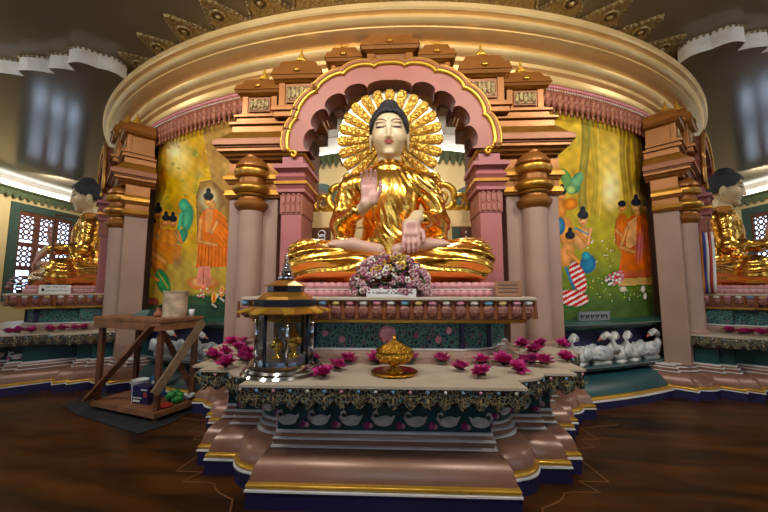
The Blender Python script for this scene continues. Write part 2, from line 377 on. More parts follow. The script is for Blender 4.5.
for k, e in enumerate((edgeL, edgeR)):
    mb = MB(); zs = [ZL-.012, ZL+.03, ZL+.05, ZC-.05, ZC]; off = [0, .02, 0, 0, 0]
    for j in range(len(e)-1):
        for i in range(4):
            (x0, y0), (x1, y1) = e[j], e[j+1]
            mb.add([(x0, y0-off[i], zs[i]), (x1, y1-off[i], zs[i]), (x1, y1-off[i+1], zs[i+1]), (x0, y0-off[i+1], zs[i+1])], [(0, 1, 2, 3)])
    mb.build('trim_%d' % (k+1), G['creamwhite'], smooth=True, angle=40)['kind'] = 'structure'
    mb = MB()
    q = [0.]
    for j in range(1, len(e)): q.append(q[-1]+math.dist(e[j], e[j-1]))
    d = 0; j = 0
    while d < q[-1]:
        while q[j+1] < d: j += 1
        f = (d-q[j])/(q[j+1]-q[j]); x = e[j][0]+(e[j+1][0]-e[j][0])*f; y = e[j][1]+(e[j+1][1]-e[j][1])*f
        mb.ball((x, y-.02, ZC-.03), .024, 6); d += .085
    mb.build('trim_%d' % (k+3), G['leafgold'], smooth=True)['kind'] = 'structure'
# outer wall with windows all round
WINA = [90+s*(88.3-22.5*k) for k in range(0, 4) for s in (1, -1)]+[90+s*(88.3+22.5*k) for k in range(1, 4) for s in (1, -1)]
WINA += [270.0]
WH = 4.2; WZ0, WZ1 = 1.35, 4.75
def wall_spans():
    S = sorted([(a-WH) % 360 for a in WINA]); return S
mb = MB(); st = sorted((a % 360) for a in WINA); cur = st[-1]+WH-360
def curved(mb, a0, a1, z0, z1, r, m=None, inward=True):
    k = max(1, int(abs(a1-a0)/3)+1)
    for i in range(k):
        p = D(a0+(a1-a0)*i/k); q = D(a0+(a1-a0)*(i+1)/k); F = [ring_pt(r, p, z0), ring_pt(r, q, z0), ring_pt(r, q, z1), ring_pt(r, p, z1)]
        mb.add(F, [(3, 2, 1, 0) if inward else (0, 1, 2, 3)], m)
for a in st:
    curved(mb, cur, a-WH, 0, 6.2, RW); curved(mb, a-WH, a+WH, 0, WZ0, RW); curved(mb, a-WH, a+WH, WZ1, 6.2, RW); cur = a+WH
mb.build('wall_room', G['cream'])['kind'] = 'structure'
WSET = 0
for k, a in enumerate(WINA):
    if abs(((a-90+180) % 360)-180) < 60: continue
    R = Matrix.Rotation(D(a)+PI/2, 4, 'Z'); hw = RW*math.sin(D(WH)); y0 = -RW*math.cos(D(WH))
    # local frame: x along the wall, y inward negative -> the wall lies at y = -RW
    fr = MB(); base = R @ Vector((0, -RW+.02, WZ0))
    def W(p): return R @ Vector(p)
    def wb(mb, x0, x1, ya, yb, z0, z1, m): mb.box(x0, x1, ya, yb, z0, z1, m, R)
    for x0, x1, z0, z1 in ((-hw-.28, -hw+.03, WZ0-.2, WZ1+.28), (hw-.03, hw+.28, WZ0-.2, WZ1+.28), (-hw, hw, WZ1-.02, WZ1+.28), (-hw, hw, WZ0-.2, WZ0+.02)):
        wb(fr, x0, x1, -RW-.02, -RW+.12, z0, z1, G['framegreen'])
    f = fr.build('window_%d' % (k+1), G['framegreen'], at=base); f['kind'] = 'structure'
    sh = MB()
    for i in range(4):
        x = -hw+i*2*hw/3; wb(sh, x-.11, x+.11, -RW+.01, -RW+.09, WZ0, WZ1, G['carved'])
    for z in (WZ0+.05, WZ0+1.1, WZ0+2.05, WZ1-.1): wb(sh, -hw, hw, -RW+.012, -RW+.085, z-.09, z+.09, G['carved'])
    # fretwork: rings and scrolls in each light
    for i in range(3):
        cx = -hw+(i+.5)*2*hw/3
        for j in range(10):
            cz = WZ0+1.25+j*.22
            if abs(cz-(WZ0+2.05)) < .1: continue
            for dx in (-.21, 0, .21):
                pts = [W((cx+dx+.1*math.cos(t), -RW+.05, cz+.1*math.sin(t))) for t in np.linspace(0, 2*PI, 9)]
                sh.tube(pts, .036, 4, G['carved'], cap=False)
    sh.build('window_lattice', G['carved'], f)
    gl = MB(); gl.box(-hw, hw, -RW-.012, -RW-.004, WZ0, WZ1, None, R); gl.build('pane', G['glass'], f)
# valance and lit cove at the top of the wall
mb = MB()
for i in range(360):
    a = D(i); b = D(i+1)
    for u in range(6):
        p = a+(b-a)*u/6; q = a+(b-a)*(u+1)/6; s = 4*((i*6+u) % 6/6)
        z0 = 5.30-.16*abs(math.sin(PI*((i*6+u) % 6+.5)/6))
        mb.add([ring_pt(14.84, p, z0), ring_pt(14.84, q, z0), ring_pt(14.8, q, 5.44), ring_pt(14.8, p, 5.44), ring_pt(14.7, q, 5.47), ring_pt(14.7, p, 5.47), ring_pt(14.72, q, 5.54), ring_pt(14.72, p, 5.54)], [(3, 2, 1, 0), (5, 4, 2, 3), (7, 6, 4, 5)])
mb.build('trim_5', G['valgreen'])['kind'] = 'structure'
LED = emit('cove_strip_light', (1, .92, .76), 8.0)
mb = MB(); mb.lathe([(14.74, 5.50), (14.84, 5.46), (14.93, 5.52), (14.98, 5.66), (14.95, ZL)], n=120, cap=False)
mb.build('trim_6', G['creamwhite'], smooth=True)['kind'] = 'structure'
mb = MB(); mb.lathe([(14.76, 5.53), (14.84, 5.53), (14.84, 5.60), (14.76, 5.60), (14.76, 5.53)], n=120, cap=False)
o = mb.build('cove_light', LED); tag(o, 'warm white strip light running round the cove above the green valance', 'light')
# ------------------------------------------------------------------ the round shrine: wall, cornice, core
def wall_top(x): # height of the arched opening at local x
    return 3.45+math.sqrt(max(0, 1.18**2-x*x))
mb = MB(); RD = 8.40; BAYS = [-90+45*k for k in range(8)]
for k, B in enumerate(BAYS):
    n = 16; w = math.degrees(math.asin(1.18/RD))
    for i in range(n):
        a0 = B-w+2*w*i/n; a1 = B-w+2*w*(i+1)/n; xm = RD*math.sin(D((a0+a1)/2-B)); zt = wall_top(xm)
        for r, inw in ((RD, False), (RD-.25, True)):
            curved(mb, a0, a1, zt, 5.2, r, None, inw); curved(mb, a0, a1, 0, 1.5, r, None, inw)
        mb.add([ring_pt(RD, D(a0), zt), ring_pt(RD, D(a1), zt), ring_pt(RD-.25, D(a1), zt), ring_pt(RD-.25, D(a0), zt)], [(0, 1, 2, 3)])
    curved(mb, B+w, B+45-w, 0, 5.2, RD, None, False); curved(mb, B+w, B+45-w, 0, 5.2, RD-.25, None, True)
mb.build('wall_shrine', G['mauve'])['kind'] = 'structure'
cp = [(8.44, 4.74), (8.50, 4.78), (8.52, 4.84), (8.48, 4.86), (8.50, 4.93), (8.56, 4.96), (8.56, 5.02), (8.60, 5.04), (8.64, 5.07), (8.66, 5.12), (8.64, 5.15), (8.68, 5.165),
      (8.70, 5.17), (8.76, 5.185), (8.82, 5.205), (8.865, 5.225), (8.865, 5.245), (8.89, 5.25), (8.93, 5.27), (8.955, 5.305), (8.95, 5.345), (8.93, 5.355), (8.95, 5.365), (9.0, 5.375), (9.02, 5.40), (9.02, 5.47), (8.95, 5.50), (8.6, 5.52), (8.3, 5.6), (8.3, ZC)]
MBc = MB().lathe(cp, n=160, cap=False)
o = MBc.build('trim_7', G['cornice'], smooth=True, angle=38); struct(o)
# core of the building seen through the arch
mb = MB(); curved(mb, 0, 360, 0, 5.6, 5.0, None, False); mb.build('wall_core', G['cream'])['kind'] = 'structure'
IC = mat('grey_satin_soffit', (.42, .41, .39), .25, 0, (.36, .35, .33), 2)
mb = MB().lathe([(5.0, 5.42), (8.2, 5.42)], n=64, cap=False); o = mb.build('ceiling_inner', IC); struct(o)
mb = MB()
for i in range(180):
    a = D(i*2); b = D(i*2+2)
    for u in range(6):
        p = a+(b-a)*u/6; q = a+(b-a)*(u+1)/6
        z0 = 4.93-.17*abs(math.sin(PI*(u+.5)/6))
        mb.add([ring_pt(5.06, p, z0), ring_pt(5.06, q, z0), ring_pt(5.16, q, 5.06), ring_pt(5.16, p, 5.06)], [(0, 1, 2, 3)])
mb.build('trim_8', G['valgreen'])['kind'] = 'structure'
mb = MB().lathe([(5.14, 5.06), (5.05, 5.1), (5.02, 5.2), (5.08, 5.34), (5.3, 5.41)], n=100, cap=False); o = mb.build('trim_9', G['creamwhite'], smooth=True); struct(o)
mb = MB().lathe([(5.10, 5.08), (5.15, 5.08), (5.15, 5.12), (5.10, 5.12), (5.10, 5.08)], n=100, cap=False)
o = mb.build('cove_light', LED); tag(o, 'white strip light in the inner cove seen through the arch', 'light')
# doors of the core
for k, (x, hw, ztop) in enumerate(((-1.95, .70, 4.35), (1.98, .60, 4.25))):
    a = math.atan2(-math.sqrt(25-x*x), x); R = Matrix.Rotation(a+PI/2, 4, 'Z'); base = R @ Vector((0, -5, 0))
    def arch(hw, z0, zt, n=14):
        zs = zt-hw; return [(hw, z0)]+[(hw*math.cos(t), zs+hw*math.sin(t)) for t in np.linspace(0, PI, n)]+[(-hw, z0)]
    out = arch(hw, 0, ztop); fn = lambda p: R @ Vector(p)
    mb = MB().prism(out, -5.08, -4.9, G['framegreen'], fn)
    f = mb.build('door_%d' % (k+1), G['framegreen'], at=base, fix=True); f['kind'] = 'structure'
    mb = MB().prism(arch(hw-.2, 0, ztop-.2), -5.11, -5.0, G['carved'], fn)
    p_ = mb.build('door_leaf', G['carved'], f, fix=True)
    mb = MB()
    for dx in (-.16, .16):
        for z in (2.1, 2.9, 3.5):
            for t in range(3): mb.tube([fn((dx+.11*math.cos(u), -5.12, z+.11*(t-1)+.08*math.sin(u))) for u in np.linspace(0, 2*PI, 9)], .018, 4, G['white'], cap=False)
    mb.build('door_fretwork', G['white'], f)
# ------------------------------------------------------------------ gilded leaves on the ceiling round the shrine
def leaf_shape(mb, c, ang, L, w, z):
    """pointed leaf lying under the ceiling, its tip outward"""
    n = 10; R = Matrix.Rotation(ang, 4, 'Z'); P = []
    left = []; right = []
    for i in range(n+1):
        t = i/n; ww = w*(1-t)**.85*(1+.06*math.sin(18*t)); left.append((c+L*t, ww)); right.append((c+L*t, -ww))
    ol = left+right[::-1][1:]
    P = [R @ Vector((x, y, z)) for x, y in ol]; m = len(P)
    P2 = [R @ Vector((c+(x-c)*.96+.015, y*.86, z-.05)) for x, y in ol]
    mb.add(P+P2, [tuple(range(m, 2*m))]+[(i, (i+1) % m, (i+1) % m+m, i+m) for i in range(m)], G['leafgold'])
    return ol, R
NL = 67; gx = 0
for k in range(-8, 9):
    a = -87.3+360/NL*k
    big = True; R = Matrix.Rotation(D(a), 4, 'Z'); base = R @ Vector((8.34, 0, ZC))
    mb = MB(); leaf_shape(mb, 8.34, D(a), .74, .42, ZC-.002)
    aa = ((a+90+180) % 360)-180
    side = 'left' if aa < 0 else 'right'
    f = mb.build('ceiling_leaf', G['leafgold'], at=base, fix=True)
    tag(f, 'gilded filigree leaf on the ceiling, one of the row rising behind the gold cornice', 'ornament', 'gilded leaves on the ceiling')
    f['_a'] = aa
    m2 = MB(); pts = [R @ Vector((8.72+.11*math.cos(t), .11*math.sin(t), ZC-.07)) for t in np.linspace(0, 2*PI, 13)]; m2.tube(pts, .022, 5, None, False); m2.ball(R @ Vector((8.72, 0, ZC-.07)), .05, 8); m2.build('rosette', G['leafgold'], f, smooth=True)
    for s in (1, -1):
        m3 = MB()
        for i in range(11):
            t = i/11; m3.ball(R @ Vector((8.34+.74*t, s*.42*(1-t)**.85, ZC-.03)), .028, 5)
        m3.build('beaded_edge', G['leafgold'], f, smooth=True)
LEAVES = sorted([o for o in COL.objects if o.name.startswith('ceiling_leaf')], key=lambda o: o['_a'])
# ------------------------------------------------------------------ altar base of a bay (front bay faces -Y)
def arcp(cx, cy, r, a0, a1, n=7): return [(cx+r*math.cos(D(a0+(a1-a0)*i/(n-1))), cy+r*math.sin(D(a0+(a1-a0)*i/(n-1)))) for i in range(n)]
BASE_R = [(1.0, -10.66), (1.0, -10.44), (1.05, -10.43)]+arcp(1.03, -10.15, .27, -80, -14)+[(1.30, -10.22), (1.56, -10.22), (1.56, -10.06), (1.72, -10.06), (1.72, -9.42), (1.98, -9.42), (1.98, -9.25), (2.10, -9.25), (2.10, -8.98)]+arcp(2.12, -8.66, .31, -75, -10)+[(2.40, -8.78), (2.56, -8.78), (2.56, -8.25)]
def outline(pts, d, kx=.5):
    R = [(x-d*kx*(min(1, x)), y+d) for x, y in pts]
    return [(-x, y) for x, y in R[::-1]]+R
def skirt(mb, pts, prof, m=None, kx=.5):
    rows = [[(x, y, z) for x, y in outline(pts, d, kx)] for d, z in prof]; n = len(rows[0])
    return mb.add([p for r in rows for p in r], [(j*n+i, j*n+i+1, (j+1)*n+i+1, (j+1)*n+i) for j in range(len(rows)-1) for i in range(n-1)], m)
def resample(pts, step):
    out = [pts[0]]
    for a, b in zip(pts, pts[1:]):
        L = math.dist(a, b); k = max(1, int(round(L/step)))
        out += [(a[0]+(b[0]-a[0])*i/k, a[1]+(b[1]-a[1])*i/k) for i in range(1, k+1)]
    return out
def plen(pts):
    q = [0.]
    for a, b in zip(pts, pts[1:]): q.append(q[-1]+math.dist(a, b))
    return q
def pendant_band(mb, path, ztop, zbot, drop, width, m, thick=.02):
    """hanging lace: a band whose lower edge runs in pointed pendants"""
    P = resample(path, width/6); q = plen(P); T = []
    for (x, y), s in zip(P, q):
        f = (s/width) % 1; h = drop*(1-abs(2*f-1))**.8; T.append(zbot-h)
    n = len(P)
    mb.add([(x, y, ztop) for x, y in P]+[(x, y-.0, t) for (x, y), t in zip(P, T)]+[(x*.99, y+thick, t) for (x, y), t in zip(P, T)],
           [(n+i, n+i+1, i+1, i) for i in range(n-1)]+[(2*n+i, 2*n+i+1, n+i+1, n+i) for i in range(n-1)], m)
    return P, q
def along(P, q, s):
    i = min(max(np.searchsorted(q, s)-1, 0), len(P)-2); f = (s-q[i])/(q[i+1]-q[i]+1e-9)
    x = P[i][0]+(P[i+1][0]-P[i][0])*f; y = P[i][1]+(P[i+1][1]-P[i][1])*f
    t = Vector((P[i+1][0]-P[i][0], P[i+1][1]-P[i][1], 0)).normalized(); return Vector((x, y, 0)), t
def swan_relief(mb, c, t, s, mirror=1):
    """low relief of a swimming swan on a frieze"""
    nrm = Vector((t.y, -t.x, 0)); t = t*mirror
    M4 = Matrix(((t.x, nrm.x, 0), (t.y, nrm.y, 0), (0, 0, 1))).to_4x4()
    def q(x, y, z): v = M4 @ Vector((x*s, y*s, z*s)); return (c[0]+v[0], c[1]+v[1], c[2]+v[2])
    mb.ball(q(0, 0, .0), (.5*s, .12*s, .26*s), 10, G['swan'], M4); mb.ball(q(.12, .05, .12), (.4*s, .1*s, .2*s), 8, G['swanwing'], M4)
    mb.tube([q(-.4, .02, .05), q(-.56, .04, .22), q(-.5, .05, .42), q(-.36, .05, .48), q(-.28, .05, .4)], [.13*s, .09*s, .07*s, .08*s, .06*s], 6, G['swan'])
    mb.tube([q(-.28, .05, .4), q(-.2, .05, .3)], [.05*s, .015*s], 5, G['beak'])
    mb.tube([q(.42, 0, .1), q(.62, 0, .3)], [.14*s, .03*s], 6, G['swan'])
TAB_R = BASE_R[:BASE_R.index((2.10, -8.98))+1]+[(2.10, -8.45)]
T0 = (0, -9.4, 0)
alt = thing('altar_table', T0, 'stepped bronze pink altar in the centre with ivory top and gold lace edging', 'altar', 'stepped altars under the statues')
bay(alt, 'stepped altar below the left statue, seen edge on at the left edge', 'stepped altar below the right statue, seen edge on at the right edge')
mb = MB(); skirt(mb, BASE_R, [(0, 0), (0, .122)]); mb.build('plinth', G['navy'], alt)
mb = MB(); skirt(mb, BASE_R, [(0, .122), (-.012, .124), (-.012, .136), (.015, .138)]); skirt(mb, BASE_R, [(.235, .345), (.205, .347), (.205, .357), (.24, .358)]); skirt(mb, BASE_R, [(.235, .40), (.222, .402), (.222, .411), (.25, .413)]); skirt(mb, BASE_R, [(.27, .446), (.25, .448), (.25, .46), (.27, .462)]); mb.slab(outline(BASE_R, .262), .40, .445); mb.build('white_line', G['white'], alt)
mb = MB(); skirt(mb, BASE_R, [(.015, .138), (.0, .145), (-.004, .158), (.004, .172), (.03, .178)]); mb.build('gold_moulding', G['goldline'], alt, smooth=True, angle=50)
mb = MB(); skirt(mb, BASE_R, [(.03, .178), (.035, .20), (.05, .24), (.075, .275), (.11, .305), (.15, .325), (.19, .335), (.235, .338), (.235, .345)]); mb.build('bell_moulding', G['basepink'], alt, smooth=True, angle=50)
mb = MB(); skirt(mb, BASE_R, [(.235, .357), (.235, .40)]); skirt(mb, BASE_R, [(.25, .413), (.255, .43), (.27, .446)]); skirt(mb, TAB_R, [(.27, .70), (.22, .715), (.1, .73), (.0, .75), (-.04, .76)]); mb.build('step_moulding', G['basepink'], alt)
mb = MB(); skirt(mb, TAB_R, [(.27, .46), (.27, .70)]); fz = mb.build('swan_frieze', G['teal'], alt)
fp = resample(outline(TAB_R, .27), .05); fq = plen(fp); mid = fq[-1]/2
for k in range(-7, 8):
    s = mid+k*.262; c, t = along(fp, fq, s); mb = MB(); swan_relief(mb, (c.x, c.y, .535), t, .155, 1 if k < 1 else (-1 if k % 3 == 0 else 1)); mb.build('swan_relief', G['swan'], fz, smooth=True)
    c, t = along(fp, fq, s+.131); mb = MB(); nrm = Vector((t.y, -t.x, 0)); mb.ball((c.x, c.y, .505), .03, 6, G['magdark']); mb.ball((c.x+t.x*.03, c.y+t.y*.03, .50), .022, 6, G['gemp']); mb.build('lotus_relief', G['gemp'], fz, smooth=True)
mb = MB(); P, q = pendant_band(mb, outline(TAB_R, -.06), .886, .80, .075, .125, G['lacetable'])
J = [G['gemb'], G['gemw'], G['gemb'], G['gemp']]; k = 0; s = .06
while s < q[-1]:
    c, t = along(P, q, s); n_ = Vector((t.y, -t.x, 0)); c = c+n_*.012
    mb.ball((c.x, c.y, .864), .013, 6, J[k % 4]); mb.ball((c.x, c.y, .80), (.008, .008, .022), 6, G['leafgold']); 
    mb.tube([(c.x-t.x*.05, c.y-t.y*.05, .845), (c.x-t.x*.035, c.y-t.y*.035, .80), (c.x, c.y, .765), (c.x+t.x*.035, c.y+t.y*.035, .80), (c.x+t.x*.05, c.y+t.y*.05, .845)], .0035, 4, G['lacetable'], False)
    s += .125; k += 1
mb.build('lace_fringe', G['lacetable'], alt)
mb = MB(); mb.slab(outline(TAB_R, -.08), .886, .905); mb.build('table_top', G['ivory'], alt)
# ------------------------------------------------------------------ throne under the statue
THR = thing('throne_altar', (0, -9.0, .905), 'upper altar tier in the centre with teal floral band and rose lotus fringe', 'altar', 'upper altar tiers under the statues')
bay(THR, 'upper altar tier under the left statue with dark floral band', 'upper altar tier under the right statue with dark floral band')
BAND = [(.70, -9.85)]+arcp(.74, -9.45, .38, -84, -10)+[(1.22, -9.45), (1.22, -9.15), (1.34, -9.15), (1.34, -8.4)]
LEDGE = [(1.24, -10.08), (1.27, -10.05), (1.36, -10.05), (1.36, -9.5), (1.44, -9.5), (1.44, -8.4)]
mb = MB(); skirt(mb, BAND, [(-.13, .905), (-.13, .935), (-.09, .937), (-.09, .96), (-.05, .965), (-.04, 1.005), (-.0, 1.01)], kx=1); mb.build('base_step', G['mauve'], THR)
mb = MB(); skirt(mb, BAND, [(-.0, 1.01), (-.03, 1.012), (-.03, 1.026), (0, 1.028)], kx=1); mb.build('white_line', G['white'], THR)
mb = MB(); skirt(mb, BAND, [(0, 1.026), (0, 1.28)], kx=1); fb = mb.build('floral_band', G['lacegreen'], THR)
for x, z, r, m in ((0.0, 1.16, .088, 'gemp'), (-.62, 1.17, .032, 'gemp'), (.60, 1.20, .034, 'gemp'), (.50, 1.11, .036, 'gemp'), (-.45, 1.11, .034, 'gemp'), (.28, 1.15, .028, 'bloomm')):
    mb = MB(); mb.ball((x, -9.855, z), (r, .02, r), 12, G[m])
    for k in range(8): mb.ball((x+r*.75*math.cos(k*PI/4), -9.86, z+r*.75*math.sin(k*PI/4)), (r*.3, .015, r*.3), 6, G[m])
    mb.build('rosette', G[m], fb, smooth=True)
for x in (-.73, .73, -1.02, 1.02):
    y = -9.85 if abs(x) < 1 else -9.72; mb = MB(); mb.box(x-.02, x+.02, y-.02, y+.05, 1.02, 1.285); mb.build('navy_post', G['navy'], THR)
mb = MB(); skirt(mb, LEDGE, [(.22, 1.27), (.14, 1.28), (.10, 1.285), (.10, 1.31), (.07, 1.315)], kx=.4); mb.build('gold_moulding', G['goldline'], THR)
mb = MB(); skirt(mb, LEDGE, [(.07, 1.315), (.06, 1.34), (.02, 1.46), (.0, 1.5)], G['fringe'], kx=.4)
lp = resample(outline(LEDGE, .0, .4), .03); lq = plen(lp); s = .07; k = 0; J = ['gemw', 'gemb', 'gemy', 'gemp', 'gemw', 'gemp']
while s < lq[-1]:
    c, t = along(lp, lq, s); n_ = Vector((t.y, -t.x, 0)); M4 = Matrix(((t.x, n_.x, 0), (t.y, n_.y, 0), (0, 0, 1))).to_4x4()
    o_ = c-n_*.005
    mb.ball((o_.x, o_.y, 1.475), (.042, .028, .024), 8, G[J[k % 6]], M4)
    o_ = c-n_*.02; mb.ball((o_.x, o_.y, 1.405), (.06, .035, .06), 8, G['fringe'], M4); mb.tube([(o_.x, o_.y, 1.40), (o_.x-n_.x*.0, o_.y-n_.y*.0, 1.335)], [.03, .008], 6, G['maroon'])
    for sg in (-1, 1):
        a = c+t*.063*sg-n_*.012; mb.tube([(a.x, a.y, 1.49), (a.x, a.y, 1.33)], [.012, .02], 5, G['copperdk'])
    s += .128; k += 1
mb.build('lotus_fringe', G['fringe'], THR)
mb = MB(); mb.slab(outline(LEDGE, -.03, .4), 1.5, 1.53); mb.build('ledge', G['ivory'], THR, bevel=.006)
# pink lotus pedestal
PED = thing('lotus_pedestal', (0, -8.95, 1.53), 'pink lotus petal pedestal under the central statue', 'pedestal', 'pink pedestals')
bay(PED, 'pink lotus petal pedestal under the left statue', 'pink lotus petal pedestal under the right statue')
def pedestal_path(d):
    x = 1.14-d; y0 = -9.90+d; return [(-x, -8.6), (-x, y0+.12), (-x+.12, y0), (x-.12, y0), (x, y0+.12), (x, -8.6)]
mb = MB(); mb.slab(pedestal_path(.04), 1.53, 1.665); mb.build('core_block', G['lotuspink'], PED)
for nm, z, d, hh, up in (('lower_petals', 1.565, 0, .042, 1), ('upper_petals', 1.635, .02, .038, -1)):
    mb = MB(); pp = resample(pedestal_path(d), .02); qq = plen(pp); s = .05
    while s < qq[-1]:
        c, t = along(pp, qq, s); n_ = Vector((t.y, -t.x, 0)); M4 = Matrix(((t.x, n_.x, 0), (t.y, n_.y, 0), (0, 0, 1))).to_4x4()
        c = c-n_*.03
        mb.ball((c.x, c.y, z), (.056, .042, hh), 8, None, M4); s += .075
    mb.build(nm, G['lotuspink'], PED, smooth=True)
mb = MB(); mb.slab(pedestal_path(.0), 1.596, 1.606); mb.build('pedestal_rim', G['gemw'], PED)
# ------------------------------------------------------------------ arch, pilasters, columns, entablatures, turrets
ARCH = thing('archway', (0, -8.5, 0), 'coral pink cusped arch with gold edge behind the central statue', 'archway', 'cusped arches')
bay(ARCH, 'cusped arch behind the left statue, seen edge on', 'cusped arch behind the right statue, seen edge on')
ZA = 3.42; NF = 9; YA = -8.97
FB = [D(x) for x in (0, 17, 34, 52, 71, 109, 128, 146, 163, 180)]
def r_in(t):
    k = max(i for i in range(9) if FB[i] <= t+1e-9); f = (t-FB[k])/(FB[k+1]-FB[k]); return .865+.10*math.sqrt(max(0, 1-(2*f-1)**2))+.195*abs(math.cos(t))**1.3
def r_out(t):
    f = (t/PI*NF+.0) % 1; return 1.145+.175*abs(math.cos(t))**1.2+.055*math.sqrt(max(0, 1-(2*f-1)**2))
def ap(r, t, y): return (r*math.cos(t), y, ZA+r*math.sin(t))
TT = [PI*i/180 for i in range(181)]
mb = MB(); n = len(TT)
mb.add([ap(r_in(t), t, YA) for t in TT]+[ap(r_out(t), t, YA) for t in TT], [(i, i+1, n+i+1, n+i) for i in range(n-1)])
mb.add([ap(r_out(t), t, YA) for t in TT]+[ap(r_out(t), t, -8.38) for t in TT], [(i, i+1, n+i+1, n+i) for i in range(n-1)])
mb.build('arch_band', G['archpink'], ARCH)
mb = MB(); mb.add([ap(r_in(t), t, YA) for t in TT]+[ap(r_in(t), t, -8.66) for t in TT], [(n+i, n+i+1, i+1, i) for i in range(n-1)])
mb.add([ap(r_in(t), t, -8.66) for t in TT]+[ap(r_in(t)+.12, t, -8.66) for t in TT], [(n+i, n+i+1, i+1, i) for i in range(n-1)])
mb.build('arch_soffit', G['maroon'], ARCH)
mb = MB(); mb.tube([ap(r_out(t)+.0, t, YA-.01) for t in TT], .028, 8); mb.build('gold_edge', G['goldline'], ARCH, smooth=True)
mb = MB(); mb.tube([ap(r_out(t)+.05, t, YA+.0) for t in TT], .03, 8); mb.build('dark_edge', G['copperdk'], ARCH, smooth=True)
mb = MB(); mb.tube([ap(r_out(t)+.08, t, YA+.0) for t in TT], .018, 8); mb.build('outer_gold_edge', G['goldpaint'], ARCH, smooth=True)
for s in (-1, 1):
    mb = MB()
    for k in range(3):
        mb.tube([(s*(1.27+.055*math.cos(a)*(1-a/9)), YA-.02-.0*k, 3.42-.05+.055*math.sin(a)*(1-a/9)) for a in np.linspace(0.6, 7, 22)], .022, 6)
        break
    mb.build('scroll_end', G['goldline'], ARCH, smooth=True)
def stack(mb, x0, x1, y0, y1, rows, m=None):
    """mouldings: (z0, z1, projection at z0, projection at z1)"""
    for z0, z1, p0, p1 in rows:
        mb.add([(x0-p0, y0-p0, z0), (x1+p0, y0-p0, z0), (x1+p0, y1, z0), (x0-p0, y1, z0), (x0-p1, y0-p1, z1), (x1+p1, y0-p1, z1), (x1+p1, y1, z1), (x0-p1, y1, z1)],
               [(0, 3, 2, 1), (4, 5, 6, 7), (0, 1, 5, 4), (1, 2, 6, 5), (2, 3, 7, 6), (3, 0, 4, 7)], m)
